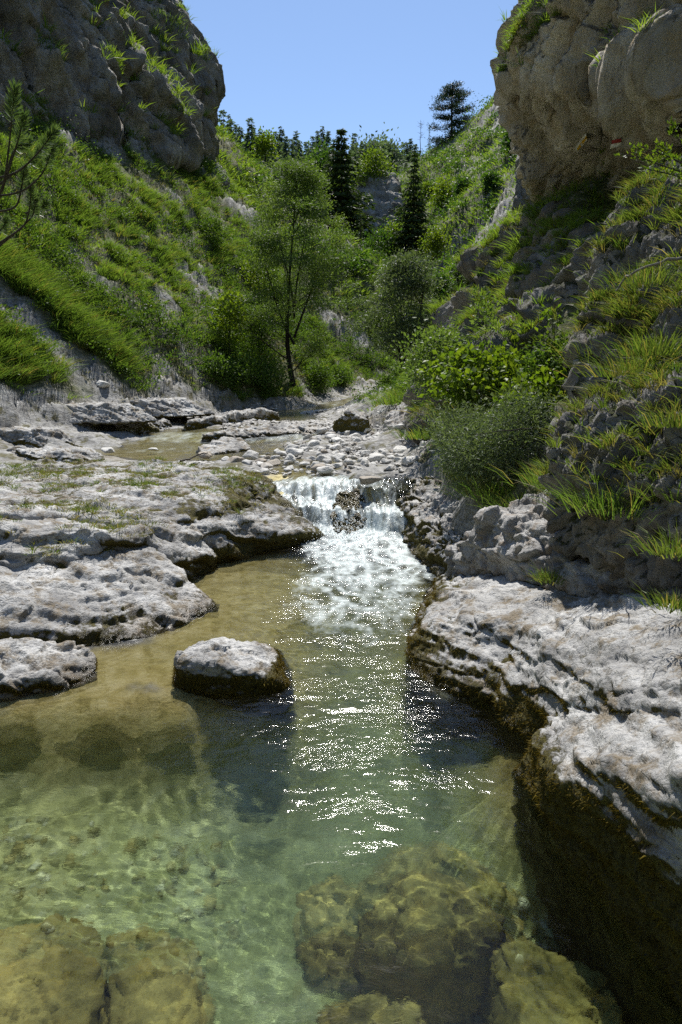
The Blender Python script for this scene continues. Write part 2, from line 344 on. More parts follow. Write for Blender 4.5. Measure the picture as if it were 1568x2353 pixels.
SCREE = [gp([(1190, 400), (1130, 500), (1070, 560), (1090, 580), (1150, 530), (1195, 470)]), gp([(1150, 230), (1090, 290), (1130, 285), (1185, 265), (1180, 215)])]
def veg_cover(x, y, z, nz):
    n = fbm(np.c_[x, y, z] / 1.6, 4, seed=21)
    v = np.ones(x.shape)
    for P in BARE: v = np.minimum(v, sstep(.35, -.35, poly_dist(x, y, P) + n * 1.6))
    n2 = fbm(np.c_[x, y, z] / 6, 4, seed=22)
    for P in SCREE: v = np.minimum(v, sstep(.8, -.8, poly_dist(x, y, P) + n2 * 9 + n * 2))
    hz = z - zwater(y)
    v = v * sstep(.22, .5, hz + n * .4)
    near = np.hypot(x, y) < 26
    v = v * np.where(near & (x > -8) & (x < 2.0 + .06 * y) & (hz < .8), .25 * sstep(.0, .25, n), 1)
    n3 = fbm(np.c_[x, y, z] / 2.6, 4, seed=23); v = v * np.where(np.hypot(x, y) > 14, np.maximum(sstep(-.30, -.10, n3), .12), 1)
    for P in LUSH: v = np.maximum(v, sstep(-.2, .3, poly_dist(x, y, P) + n * .8))
    return v * sstep(.25, .5, nz)
TVEG = np.r_[veg_cover(tx, ty, tz, TN[:-1, 2]), 0]
# bare ground is broken rock: blocks, ledges and cracks
_q = TV * (1, 1, 2.2) + fbm(TV / 1.2, 3, seed=12)[:, None] * .5
_f1, _f2, _c1 = worley(_q / .95, 4); _g1, _g2, _c2 = worley(_q / .33, 5)
_rel = .40 * ((_c1 & np.uint32(255)) / 255. - .5) * sstep(0, .2, _f2 - _f1) - .10 * sstep(.1, 0, _f2 - _f1) + .09 * ((_c2 & np.uint32(255)) / 255. - .5) * sstep(0, .2, _g2 - _g1) + .16 * ridged(_q * (.5, .5, 1.4), 3, 14) - .06
_hz = TV[:, 2] - zwater(TV[:, 1]); _r = np.hypot(TV[:, 0], TV[:, 1])
TV[:, 2] += _rel * (1 - TVEG) * sstep(9, 12, TV[:, 1]) * sstep(-.12, .35, _hz) * np.clip(_r / 22, .45, 3) * (_r < 130)
TN = normals_of(TV, TF)
TWET = sstep(.02, -.06, TV[:, 2] - zwater(TV[:, 1])) * (np.hypot(TV[:, 0], TV[:, 1]) < 45)
TDEEP = sstep(.25, .9, zwater(TV[:, 1]) - TV[:, 2])
TFOR = sstep(115, 150, np.hypot(TV[:, 0], TV[:, 1]))

def mat_terrain():
    m = new_mat('gorge_ground'); t = NT(m); p = t.pos()
    veg, wet, deep, far = t.attr('veg'), t.attr('wet'), t.attr('deep'), t.attr('far')
    ps = t.mapping(p, (1, 1, 2.5), (R(10), R(25), 0))
    n1 = t.noise(p, .9, 10, .65); n2 = t.noise(ps, 5, 8, .7, .5); n3 = t.noise(p, 26, 5, .7); pits = t.voronoi(p, 16)
    rock = t.ramp(n2, (.3, (.10, .098, .095)), (.5, (.27, .265, .255)), (.68, (.44, .435, .42)))
    rock = t.mix(t.rng(n1, .52, .66, 0, .55), rock, (.19, .155, .10)); rock = t.mix(t.rng(n3, .55, .7, 0, .5), rock, (.1, .095, .085))
    soil = t.ramp(n2, (.30, (.024, .036, .009)), (.46, (.055, .072, .018)), (.56, (.12, .115, .055)), (.66, (.27, .255, .215)))
    soil = t.mix(t.math('MULTIPLY', far, .9), soil, (.012, .026, .010))
    base = t.mix(veg, rock, soil)
    algae = t.ramp(t.noise(p, 6, 8, .72, .8), (.28, (.11, .09, .025)), (.46, (.42, .345, .125)), (.64, (.64, .56, .30)))
    floor_ = t.ramp(t.noise(p, 4.5, 8, .7, 1.0), (.3, (.10, .12, .05)), (.5, (.44, .46, .24)), (.68, (.68, .70, .48)))
    under = t.mix(deep, algae, floor_)
    base = t.mix(t.rng(t.math('ADD', wet, t.math('MULTIPLY', t.math('SUBTRACT', n3, .5), .6)), .35, .75), base, under)
    h = t.math('ADD', n2, t.math('MULTIPLY', n3, .4)); h = t.math('SUBTRACT', h, t.math('MULTIPLY', t.rng(pits, 0, .4, 1, 0), .15))
    mm = t.math('MULTIPLY', t.rng(t.noise(p, 2.3, 8, .72), .52, .60, 0, .85), t.math('SUBTRACT', 1, veg)); base = t.mix(t.math('MULTIPLY', mm, t.math('SUBTRACT', 1, wet)), base, t.mix(t.noise(p, 21, 4, .7), (.035, .034, .010), (.13, .115, .03)))
    t.out(t.pbr(base, t.math('SUBTRACT', .9, t.math('MULTIPLY', wet, .35)), t.bump(h, .9, .05), .25)); return m
terrain = tag(link('terrain', mesh_np('terrain', TV, [TF, fan], {'veg': TVEG, 'wet': TWET, 'deep': TDEEP, 'far': TFOR}), mat_terrain()), 'steep grassy gorge sides and rocky stream bed', None, None, 'structure')

# ------------------------------------------------------------------ water
def water_sheet(name, x0, x1, y0, y1, dx, dy):
    gx, gy = np.meshgrid(np.arange(x0, x1 + dx, dx), np.arange(y0, y1 + dy / 2, dy)); x, y = gx.ravel(), gy.ravel()
    jog = .42 * fbm(np.c_[x / .55, y / 2.5, 0 * x], 3, seed=66) + .10 * np.sin(x * 2.1 + .5) + .38 * x; cz = sstep(9.0, 9.6, y) * sstep(12.6, 11.9, y)
    zb = zwater(y + jog * cz); bed = H0(x, y); yf = y + 1.5 * fbm(np.c_[x / .55, y / 1.4, 0 * x + 3], 3, seed=67) * sstep(9.4, 8.2, y)
    fx = np.interp(y, [3.5, 5.5, 7, 8.5, 9.5, 10.2, 11.2], [.2, .05, .12, .38, .25, 0, -.25])   # middle of the fast water
    wid = np.interp(y, [3.5, 5.5, 7, 8.5, 9.6, 11.6], [.7, .75, .85, .95, .95, 1.2])
    lat = np.where(y > 12, 1, np.exp(-((x - fx) / wid) ** 2 * 1.2))
    fast = np.interp(y, [1.8, 2.7, 3.5, 5, 6.5, 8.5, 10, 11.2, 12, 14], [.07, .15, .50, .70, .95, 1.1, 1.2, .75, .45, .35])
    calm = np.interp(y, [2.0, 2.8, 3.4, 4.5, 6, 9, 12], [.06, .10, .16, .22, .26, .3, .3])
    e = (calm + (fast - calm).clip(0) * lat) * np.interp(zb - bed, [.05, .4], [.55, 1])
    wx = x + .25 * fbm(np.c_[x, y, 0 * x] / .8, 2, seed=40); wy = y + .25 * fbm(np.c_[x, y, 0 * x + 5] / .8, 2, seed=41)
    q = lambda sx, sy, sd: np.c_[wx / sx, wy / sy, 0 * x + sd]
    w = .058 * fbm(q(.62, .40, 1), 3, seed=50) + .026 * fbm(q(.21, .13, 2), 3, seed=51)
    w = w + .006 * perlin(q(.085, .052, 3), 52)
    w = w * e
    casc = sstep(9.2, 9.7, y) * sstep(11.7, 11.0, y)
    st = ridged(np.c_[x / .16, y / .9, 0 * x], 3, seed=55)
    w = w + casc * (st * .07 + fbm(np.c_[x, y / 2.2, x] / .14, 4, seed=56) * .10)
    foot = np.exp(-((y - 9.3) / .45) ** 2) * lat
    w = w + foot * (.05 + .16 * np.abs(fbm(np.c_[x, y, 0 * x] / .22, 4, seed=58)))
    # white water: the chute, its foot and the tongue below it
    n = fbm(q(.30, .75, 4), 5, .6, seed=60); nf = fbm(q(.12, .15, 6), 4, .65, seed=61)
    tongue = np.interp(yf, [4.6, 5.8, 6.6, 7.4, 8.4, 9.5, 11.2, 11.9], [.05, .34, .52, .70, .92, 1.06, 1.0, .1]) * np.exp(-((x - fx - .05) / (wid * .95)) ** 4)
    tongue = tongue * (1 - .5 * sstep(-.05, .35, x) * sstep(9.9, 10.2, y)); web = ridged(q(.17, .42, 9), 4, 63); strand = ridged(np.c_[(x + .12 * np.sin(y * 3)) / .10, y / .75, 0 * x], 3, 64); lump = fbm(q(.16, .16, 12), 4, .6, seed=65)
    foam_sparkle = tongue * .95 + np.where(y > 9.7, (strand - .35) * 1.3, (web - .38) * 1.1) + lump * 1.0 + n * .6 - .36 - .62 * (1 - sstep(.0, .6, tongue))
    foam_sparkle = np.where(y > 12, .0 + (n + nf * .5) * 1.0 + .55 * np.exp(-((y - 17.8) / .8) ** 2) + .3 * np.exp(-((x + 4.2) / 1.2) ** 2 - ((y - 15.5) / .8) ** 2) + .3 * np.exp(-((y - 30) / 3) ** 2) - .12, foam_sparkle)  # upper stream: riffle foam, its white also painted in for sun sparkles
    depth = np.clip(zb - bed, 0, 3)
    nx_, ny_ = gx.shape[1], gx.shape[0]
    i = (np.arange(ny_ - 1)[:, None] * nx_ + np.arange(nx_ - 1)[None, :]).ravel(); f = np.c_[i, i + 1, i + nx_ + 1, i + nx_]
    keep = (bed[f] < zb[f] + .35).any(1) ; f = f[keep]
    used = np.unique(f); rm = np.full(len(x), -1); rm[used] = np.arange(len(used))
    me = mesh_np(name, np.c_[x, y, zb + w][used], [rm[f]], {'foam_sparkle': foam_sparkle[used], 'depth': depth[used], 'chop': e[used]})
    return me
def mat_water():
    m = new_mat('clear_mountain_water'); t = NT(m); p = t.pos()
    pw = t.mapping(p, (1, 1.7, 1), (0, 0, R(8))); chop = t.attr('chop')
    hh = t.math('ADD', t.noise(pw, 11, 4, .6, .6), t.math('MULTIPLY', t.noise(pw, 34, 3, .6), .35))
    bn = t.node('ShaderNodeBump'); t.put(bn.inputs['Height'], hh); bn.inputs['Distance'].default_value = .032; t.put(bn.inputs['Strength'], t.math('MULTIPLY', t.rng(chop, .13, .5, .07, .5), t.rng(t.noise(t.mapping(p, (1, 2.2, 1)), 1.5, 4, .6), .38, .6, .25, 1.1)))
    tint = t.ramp(t.math('DIVIDE', t.attr('depth'), 1.6), (0, (1, .99, .96)), (.35, (.90, .95, .84)), (1, (.70, .87, .72)))
    rf = t.node('ShaderNodeBsdfRefraction'); rf.inputs['IOR'].default_value = 1.33; rf.inputs['Roughness'].default_value = 0.0; t.put(rf.inputs[0], tint); t.put(rf.inputs['Normal'], bn.outputs[0])
    tr = t.node('ShaderNodeBsdfTransparent'); t.put(tr.inputs[0], tint)
    thru = t.node('ShaderNodeMixShader'); thru.inputs[0].default_value = .3; t.l.new(rf.outputs[0], thru.inputs[1]); t.l.new(tr.outputs[0], thru.inputs[2])
    gl = t.node('ShaderNodeBsdfGlossy'); gl.inputs['Roughness'].default_value = .10; t.put(gl.inputs['Normal'], bn.outputs[0])
    fr = t.node('ShaderNodeFresnel'); fr.inputs[0].default_value = 1.33; t.put(fr.inputs['Normal'], bn.outputs[0])
    g = t.node('ShaderNodeMixShader'); t.put(g.inputs[0], fr.outputs[0]); t.l.new(thru.outputs[0], g.inputs[1]); t.l.new(gl.outputs[0], g.inputs[2])
    fo = t.node('ShaderNodeBsdfPrincipled'); fo.inputs['Base Color'].default_value = (.60, .67, .67, 1); fo.inputs['Roughness'].default_value = .35
    fb = t.noise(p, 26, 6, .8); t.put(fo.inputs['Normal'], t.bump(fb, .7, .02))
    f = t.math('ADD', t.attr('foam_sparkle'), t.math('MULTIPLY', t.math('SUBTRACT', t.noise(p, 24, 6, .75), .5), .9))
    fac = t.math('MULTIPLY', t.math('POWER', t.rng(f, .08, 1.1), 1.35), .92)
    x = t.node('ShaderNodeMixShader'); t.put(x.inputs[0], fac); t.l.new(g.outputs[0], x.inputs[1]); t.l.new(fo.outputs[0], x.inputs[2])
    t.out(x.outputs[0]); return m
WATER = mat_water()
pool = link('pool_water', water_sheet('pool_water', -5.5, 2.2, -1, 11.9, .014, .012), WATER)
tag(pool, 'clear green pool with white water below the little cascade', None, None, 'structure'); pool.cycles.is_caustics_caster = True; pool.cycles.is_caustics_receiver = False
upper = link('stream_water', water_sheet('stream_water', -9, 3.2, 11.9, 40, .04, .04), WATER)
tag(upper, 'shallow sunlit stream above the cascade', None, None, 'structure'); upper.cycles.is_caustics_caster = True; upper.cycles.is_caustics_receiver = False
# ------------------------------------------------------------------ rocks and cliffs: hulls fused into one body, weathered by noise
def hull_bm(bm, pts):
    vs = [bm.verts.new(p) for p in pts]
    r = bmesh.ops.convex_hull(bm, input=vs)
    dead = [g for g in r['geom_interior'] + r['geom_unused'] if isinstance(g, bmesh.types.BMVert)]
    if dead: bmesh.ops.delete(bm, geom=list(set(dead)), context='VERTS')
def fuse(hulls, voxel, smooth=6):
    bm = bmesh.new()
    for h in hulls: 
        b2 = bmesh.new(); hull_bm(b2, h); tmp = bpy.data.meshes.new('t'); b2.to_mesh(tmp); b2.free(); bm.from_mesh(tmp); bpy.data.meshes.remove(tmp)
    me = bpy.data.meshes.new('hulls'); bm.to_mesh(me); bm.free()
    o = bpy.data.objects.new('hulls', me); COL.objects.link(o)
    md = o.modifiers.new('r', 'REMESH'); md.mode = 'VOXEL'; md.voxel_size = voxel
    if smooth: sm = o.modifiers.new('s', 'SMOOTH'); sm.iterations = smooth; sm.factor = .6
    dg = bpy.context.evaluated_depsgraph_get(); ev = o.evaluated_get(dg); m2 = ev.to_mesh()
    v = np.empty(len(m2.vertices) * 3, np.float32); m2.vertices.foreach_get('co', v); v = v.reshape(-1, 3).astype(float)
    q = np.empty(len(m2.loops), np.int32); m2.loops.foreach_get('vertex_index', q)
    tot = np.empty(len(m2.polygons), np.int32); m2.polygons.foreach_get('loop_total', tot)
    assert (tot == 4).all(), 'remesh gives quads'
    f = q.reshape(-1, 4); ev.to_mesh_clear(); bpy.data.objects.remove(o); bpy.data.meshes.remove(me)
    return v, f
def weather(v, f, size, amp, seed=0, facet=.5, axis=(R(12), R(-18)), ledge=.4, crack=.4, terr=.45, hf=.30):
    """size: width of the large lumps; amp: depth of the relief"""
    n = normals_of(v, f); p = v / size
    rot = np.array(Matrix.Rotation(axis[0], 3, 'X') @ Matrix.Rotation(axis[1], 3, 'Y'))
    ps = v @ rot.T
    d = fbm(p, 5, .52, seed=seed) * 1.1
    warp = np.c_[fbm(p * 1.7, 3, seed=seed + 31), fbm(p * 1.7, 3, seed=seed + 32), fbm(p * 1.7, 3, seed=seed + 33)] * .5
    f1, f2, cid, tl = worley((ps / size) * (1.5, 1.5, 2.2) + warp * .7, seed, True)
    d = d + facet * (.6 * ((cid & np.uint32(255)) / 255. - .5) + 1.5 * tl) * sstep(.0, .07, f2 - f1)
    d = d - crack * sstep(.10, .0, f2 - f1)
    f1b, f2b, cb, tb = worley((ps / size) * (4.2, 4.2, 6.0) + warp * 1.6, seed + 7, True)
    d = d + facet * (.18 * ((cb & np.uint32(255)) / 255. - .5) + .62 * tb) * sstep(0, .08, f2b - f1b) - crack * .25 * sstep(.12, 0, f2b - f1b)
    d = d + ledge * ridged(ps / size * (.7, .7, 3.6), 3, seed + 3) - ledge * .4
    tt = ps[:, 2] / (size * .42) + fbm(p * .8, 3, seed=seed + 9) * 1.2; fr = tt - np.floor(tt); d = d + terr * (sstep(0, .22, fr) - fr)
    d = d + hf * fbm(p * 8, 5, .68, seed=seed + 5)
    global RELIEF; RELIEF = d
    return v + n * (amp * d)[:, None]
def up_of(v, f): return normals_of(v, f)
ROCKS = {}
def rock(name, label, cat, hulls, voxel, size, amp, mat, seed=0, smooth=6, moss=None, group=None, wet=None, kind=None, moss_shade=.25, **kw):
    v, f = fuse(hulls, voxel, smooth); v = weather(v, f, size, amp, seed, **kw)
    n = normals_of(v, f)
    if n[:, 2][v[:, 2].argmax()] < 0: f = f[:, ::-1]; n = -n
    base = np.array([v[:, 0].mean(), v[:, 1].mean(), v[:, 2].min()])
    ms = moss(v, n) + moss_shade * sstep(-.2, -.75, RELIEF - RELIEF.mean()) if moss else np.zeros(len(v))  # moss in the hollows, its dark colour also painting crevice shade in
    wt = wet(v, n) if wet else np.zeros(len(v))
    o = link(name, mesh_np(name, v - base, [f], {'moss': ms, 'wet': wt}), mat, None, base)
    tag(o, label, cat, group, kind); ROCKS[label] = (v, f, n, o)
    return o
LIME = mat_rock('weathered_limestone', (.54, .535, .52), (.17, .165, .16), (.15, .105, .045), .8, bumpd=.04, dirt=.75, pit=1.0)
LIME_MOSS = mat_rock('limestone_of_the_bank', (.50, .49, .475), (.13, .125, .12), (.20, .13, .06), .7, bumpd=.035, dirt=.55, pit=.9)
CLIFF_GREY = mat_rock('grey_cliff_rock', (.46, .44, .40), (.10, .097, .095), (.22, .165, .09), 2.2, ((.06, .075, .02), (.025, .035, .01)), .09, .5, (1, 1, .6), .9)
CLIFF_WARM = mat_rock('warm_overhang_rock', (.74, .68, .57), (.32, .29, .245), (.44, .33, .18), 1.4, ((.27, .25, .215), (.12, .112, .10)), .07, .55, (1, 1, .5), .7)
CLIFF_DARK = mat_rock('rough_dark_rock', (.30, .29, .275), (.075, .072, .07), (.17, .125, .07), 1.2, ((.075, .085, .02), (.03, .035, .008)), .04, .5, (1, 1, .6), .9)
SUNK = mat_rock('ochre_sunken_rock', (.64, .50, .20), (.15, .12, .04), (.44, .29, .06), .6, ((.35, .25, .06), (.16, .11, .02)), .02, .4, (1, 1, 1), .4)
Z = lambda *L: [atz(u, v, z) for u, v, z in L]
Y = lambda *L: [at(u, v, y) for u, v, y in L]
def down(pts, dz=.6, grow=1.0, dy=0.): # the same points lower down, so that the body is rooted in the bed
    c = np.mean(pts, 0); return [np.array([c[0] + (p[0] - c[0]) * grow, c[1] + (p[1] - c[1]) * grow + dy, p[2] - dz]) for p in pts]
zw = lambda v: v[:, 2] - zwater(v[:, 1])
def bank_moss(hi=.45, side=.5, base=.0, sd=0, top=0.):
    def fn(v, n):
        h = zw(v); nz = fbm(v / .6, 4, seed=70 + sd)
        m = sstep(hi, .05, h) * (.62 - .35 * np.clip(n[:, 2], 0, 1)) + side * np.clip(.45 - n[:, 2], 0, 1) + base + nz * .55 + top * np.clip(n[:, 2], 0, 1)
        return m
    return fn
waterline = lambda v, n: sstep(.16, .02, zw(v) + .08 * fbm(v / .2, 3, seed=77))

# boulder in the middle of the pool
top = Z((408, 1512, .2), (438, 1483, .24), (520, 1468, .24), (585, 1480, .2), (625, 1518, .15), (655, 1568, .03), (630, 1562, .08), (560, 1538, .17), (480, 1530, .19), (415, 1540, .13))
low = Z((402, 1560, -.02), (470, 1600, -.05), (560, 1612, -.06), (645, 1600, -.05), (668, 1570, -.03), (640, 1500, -.05), (430, 1500, -.05))
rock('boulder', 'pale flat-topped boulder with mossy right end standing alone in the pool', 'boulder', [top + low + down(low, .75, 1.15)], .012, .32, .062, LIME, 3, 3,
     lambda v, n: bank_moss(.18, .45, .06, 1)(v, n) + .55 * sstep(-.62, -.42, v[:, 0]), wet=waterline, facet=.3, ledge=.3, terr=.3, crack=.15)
# left shelf, built of several lumps
L1 = Z((-430, 1085, .84), (0, 1072, .84), (120, 1066, .85), (260, 1064, .84), (400, 1070, .84), (520, 1075, .80), (590, 1092, .74), (600, 1110, .66), (560, 1160, .52), (430, 1195, .58), (330, 1205, .62), (200, 1190, .72), (80, 1190, .76), (-430, 1190, .78))
L1b = Z((-430, 1200, .78), (40, 1215, .76), (160, 1212, .72), (270, 1225, .66), (340, 1215, .62), (330, 1262, .40), (200, 1300, .34), (60, 1340, .34), (-430, 1350, .34))
L2 = Z((320, 1205, .58), (370, 1200, .58), (420, 1212, .5), (455, 1225, .42), (485, 1290, .1), (492, 1300, -.05), (440, 1335, -.05), (395, 1318, .12), (380, 1262, .42), (330, 1240, .52), (300, 1215, .55))
L3 = Z((-430, 1345, .40), (0, 1335, .42), (120, 1300, .44), (260, 1270, .46), (340, 1260, .42), (400, 1318, .2), (440, 1345, .1), (486, 1392, -.02), (430, 1420, -.02), (370, 1462, -.03), (240, 1480, -.02), (120, 1450, .10), (0, 1440, .22), (-430, 1450, .24))
L4 = Z((-430, 1478, .26), (0, 1478, .25), (80, 1472, .22), (180, 1480, .12), (212, 1510, .05), (222, 1565, -.04), (150, 1590, -.05), (60, 1606, -.05), (0, 1618, -.05), (-430, 1624, -.05), (-430, 1560, .16), (100, 1555, .10))
L5 = Z((540, 1165, .48), (600, 1150, .46), (640, 1165, .40), (690, 1195, .26), (735, 1232, .08), (748, 1250, -.05), (690, 1258, -.06), (600, 1262, -.06), (600, 1225, .2), (560, 1210, .36), (500, 1200, .42))
L6 = Z((430, 1180, .55), (500, 1180, .5), (580, 1200, .38), (600, 1240, .1), (570, 1285, -.05), (490, 1300, -.05), (470, 1260, .2), (420, 1215, .5))
L7 = Z((560, 1085, .76), (595, 1088, .74), (620, 1115, .58), (650, 1150, .38), (700, 1200, .15), (650, 1190, .30), (590, 1140, .55))
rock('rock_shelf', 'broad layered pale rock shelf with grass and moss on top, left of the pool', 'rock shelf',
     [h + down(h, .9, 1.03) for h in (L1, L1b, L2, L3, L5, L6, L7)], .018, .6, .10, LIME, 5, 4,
     lambda v, n: bank_moss(.30, .6, .12, 2)(v, n) + (.26 + .5 * fbm(v / .8, 4, seed=88)) * sstep(.42, .62, v[:, 2]) * sstep(7.2, 8.4, v[:, 1]) + .26 * sstep(-1.9, -1.2, v[:, 0]) * sstep(7.4, 8, v[:, 1]), wet=waterline, facet=.25, ledge=.7, terr=.75, crack=.12, axis=(R(5), R(-9)), moss_shade=.5)
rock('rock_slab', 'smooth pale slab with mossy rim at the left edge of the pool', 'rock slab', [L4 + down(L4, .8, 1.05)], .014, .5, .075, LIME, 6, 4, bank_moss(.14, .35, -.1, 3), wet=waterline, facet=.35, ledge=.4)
# right bank beside the cascade
R1 = Z((893, 1165, .22), (897, 1125, .5), (925, 1098, .64), (1000, 1078, .74), (1085, 1085, .8), (1180, 1150, .8), (1170, 1230, .6), (1100, 1270, .42), (1060, 1312, .26), (1010, 1335, -.05), (955, 1255, -.05), (915, 1240, -.05), (893, 1215, -.05))
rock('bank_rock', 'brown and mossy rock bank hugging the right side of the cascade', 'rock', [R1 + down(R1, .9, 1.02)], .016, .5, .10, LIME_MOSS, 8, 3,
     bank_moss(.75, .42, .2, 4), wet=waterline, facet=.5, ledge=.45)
# grey lumps behind the white block
R3 = Z((1040, 1270, .45), (1110, 1180, .95), (1200, 1150, 1.05), (1330, 1120, 1.15), (1480, 1140, 1.2), (1640, 1160, 1.3), (1640, 1330, 1.0), (1450, 1345, .82), (1330, 1335, .72), (1230, 1322, .55), (1090, 1310, .38))
R3b = Z((1330, 1190, 1.05), (1420, 1150, 1.12), (1540, 1170, 1.15), (1570, 1260, 1.0), (1500, 1330, .84), (1380, 1330, .78), (1310, 1270, .85))
rock('rock_ledge', 'grey pitted rock lump between the grass tufts and the white block on the right', 'rock', [R3 + down(R3, 1.0, 1.02), R3b + down(R3b, .8, 1.0)], .016, .5, .10, LIME_MOSS, 10, 3,
     lambda v, n: bank_moss(.3, .2, -.12, 5)(v, n) + .25 * sstep(.35, 0, v[:, 0] - 1.9), facet=.5)
# white block in the right foreground with a mossy, undercut front
Ra = Z((1000, 1335, -.04), (1040, 1312, .2), (1120, 1296, .38), (1190, 1300, .46), (1260, 1318, .5), (1380, 1336, .62), (1480, 1345, .74), (1480, 1430, .72), (1300, 1430, .55), (1180, 1412, .48), (1060, 1420, .38), (980, 1440, .25), (948, 1480, .12), (950, 1440, -.04))
Rb = Z((945, 1470, .12), (990, 1440, .28), (1070, 1418, .38), (1160, 1420, .44), (1200, 1480, .36), (1190, 1560, .22), (1120, 1590, .02), (1060, 1622, -.06), (990, 1600, -.08), (945, 1560, -.06), (938, 1510, -.03))
Rc = Z((1180, 1425, .46), (1300, 1420, .56), (1450, 1380, .76), (1568, 1400, .9), (1700, 1430, 1.05), (1700, 1640, .95), (1568, 1620, .86), (1440, 1600, .68), (1330, 1640, .46), (1255, 1690, .08), (1235, 1700, -.06), (1130, 1620, .0), (1180, 1540, .28))
Rd = Z((1195, 1740, .12), (1230, 1700, .24), (1310, 1662, .42), (1420, 1650, .58), (1520, 1660, .75), (1700, 1640, .95), (1900, 1800, .95), (1700, 1830, .85), (1568, 1790, .78), (1500, 1830, .66), (1420, 1790, .58), (1330, 1760, .45), (1240, 1790, .2))
Re = Z((1245, 1690, .22), (1300, 1610, .42), (1420, 1570, .62), (1560, 1570, .84), (1720, 1580, .95), (1720, 1770, .88), (1560, 1750, .74), (1420, 1740, .56), (1290, 1730, .30))
Rdl = Z((1195, 1790, -.03), (1250, 1900, -.03), (1340, 2010, -.05), (1490, 2210, -.05), (1590, 2340, -.05), (1800, 2350, -.05), (1800, 1900, -.05), (1300, 1700, -.05))
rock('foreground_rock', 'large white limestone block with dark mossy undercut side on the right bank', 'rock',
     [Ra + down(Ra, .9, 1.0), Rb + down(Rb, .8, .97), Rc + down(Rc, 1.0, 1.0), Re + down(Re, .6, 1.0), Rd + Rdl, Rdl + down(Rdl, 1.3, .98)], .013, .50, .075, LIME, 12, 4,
     lambda v, n: bank_moss(.48, .75, .14, 6)(v, n) + .42 * sstep(3.7, 3.2, v[:, 1]) * sstep(.52, .30, v[:, 2] - .10 * (v[:, 0] - 1.2)) + .12 * sstep(.0, -.4, n[:, 0]) * sstep(.45, .2, v[:, 2]), wet=waterline, facet=.22, ledge=.6, terr=.35, crack=.12, axis=(R(10), R(-14)), moss_shade=.45)
# rough dark rock and walls climbing on the right
R4 = Y((1285, 1040, 5.4), (1300, 965, 5.5), (1360, 930, 5.6), (1430, 900, 5.6), (1568, 880, 5.2), (1720, 860, 4.6), (1720, 1180, 3.9), (1568, 1165, 4.2), (1490, 1160, 4.5), (1400, 1110, 4.9), (1310, 1085, 5.2))
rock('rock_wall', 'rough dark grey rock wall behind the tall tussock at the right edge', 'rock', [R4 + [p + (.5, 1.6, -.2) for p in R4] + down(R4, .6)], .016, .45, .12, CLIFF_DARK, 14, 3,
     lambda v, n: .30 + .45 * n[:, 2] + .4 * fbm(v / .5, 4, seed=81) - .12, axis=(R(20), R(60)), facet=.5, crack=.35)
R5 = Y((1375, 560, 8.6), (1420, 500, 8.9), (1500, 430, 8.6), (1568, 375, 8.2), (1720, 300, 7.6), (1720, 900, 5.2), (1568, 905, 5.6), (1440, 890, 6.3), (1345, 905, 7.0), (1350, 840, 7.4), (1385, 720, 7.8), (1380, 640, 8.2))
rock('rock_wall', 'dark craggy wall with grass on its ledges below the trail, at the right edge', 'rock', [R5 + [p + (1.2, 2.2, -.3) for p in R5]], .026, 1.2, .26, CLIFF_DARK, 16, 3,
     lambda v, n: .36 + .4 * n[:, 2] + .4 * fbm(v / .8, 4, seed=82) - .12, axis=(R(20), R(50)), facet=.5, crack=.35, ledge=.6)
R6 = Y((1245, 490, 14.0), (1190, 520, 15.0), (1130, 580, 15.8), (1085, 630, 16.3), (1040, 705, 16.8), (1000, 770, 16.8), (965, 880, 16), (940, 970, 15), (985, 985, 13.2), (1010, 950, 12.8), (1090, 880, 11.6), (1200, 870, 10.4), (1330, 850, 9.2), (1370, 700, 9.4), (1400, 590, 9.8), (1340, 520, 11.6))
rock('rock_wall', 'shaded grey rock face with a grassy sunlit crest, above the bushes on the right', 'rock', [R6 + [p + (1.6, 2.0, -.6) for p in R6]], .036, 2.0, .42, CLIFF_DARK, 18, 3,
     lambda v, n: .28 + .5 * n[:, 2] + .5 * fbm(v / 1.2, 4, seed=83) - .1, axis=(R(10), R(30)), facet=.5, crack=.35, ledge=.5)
R6b = Y((870, 1000, 17), (900, 945, 17.5), (960, 900, 17), (1000, 930, 14.5), (985, 985, 13.6), (930, 985, 15.5))
rock('bank_rock', 'sloping grey rock at the stream edge under the grassy right bank', 'rock', [R6b + down(R6b, .8, 1.1)], .03, .6, .09, LIME_MOSS, 19, 4, bank_moss(.35, .3, -.02, 7), facet=.5)
# the overhanging cliff on the right
C1 = Y((1142, 105, 14.2), (1138, 178, 14.2), (1165, 60, 14.8), (1195, 0, 15.4), (1245, -160, 16.2), (1350, -420, 16), (1750, -500, 9), (1750, 120, 8.4), (1590, 175, 9.2), (1460, 165, 10.8), (1380, 215, 11.8), (1290, 255, 12.8), (1200, 215, 14.0), (1250, 60, 21), (1700, 60, 18), (1700, -400, 18))
C2 = Y((1180, 215, 14.6), (1200, 300, 15.2), (1228, 400, 15.6), (1240, 445, 15.6), (1330, 410, 14.2), (1330, 300, 13.6), (1290, 235, 13.4), (1400, 230, 14), (1330, 200, 19), (1400, 420, 19))
C3 = Y((1300, 440, 14.4), (1360, 300, 13.6), (1420, 215, 12.4), (1475, 190, 12.0), (1480, 300, 12.0), (1490, 420, 11.6), (1720, 330, 9.6), (1720, 180, 11.0), (1600, 240, 11.4), (1420, 200, 18), (1720, 330, 17), (1350, 450, 17))
C4 = Y((1405, 175, 10.9), (1470, 130, 10.4), (1540, 215, 10.2), (1600, 240, 9.7), (1600, 130, 9.2), (1480, 260, 11.4), (1430, 270, 11.8), (1450, 160, 14), (1600, 160, 13))
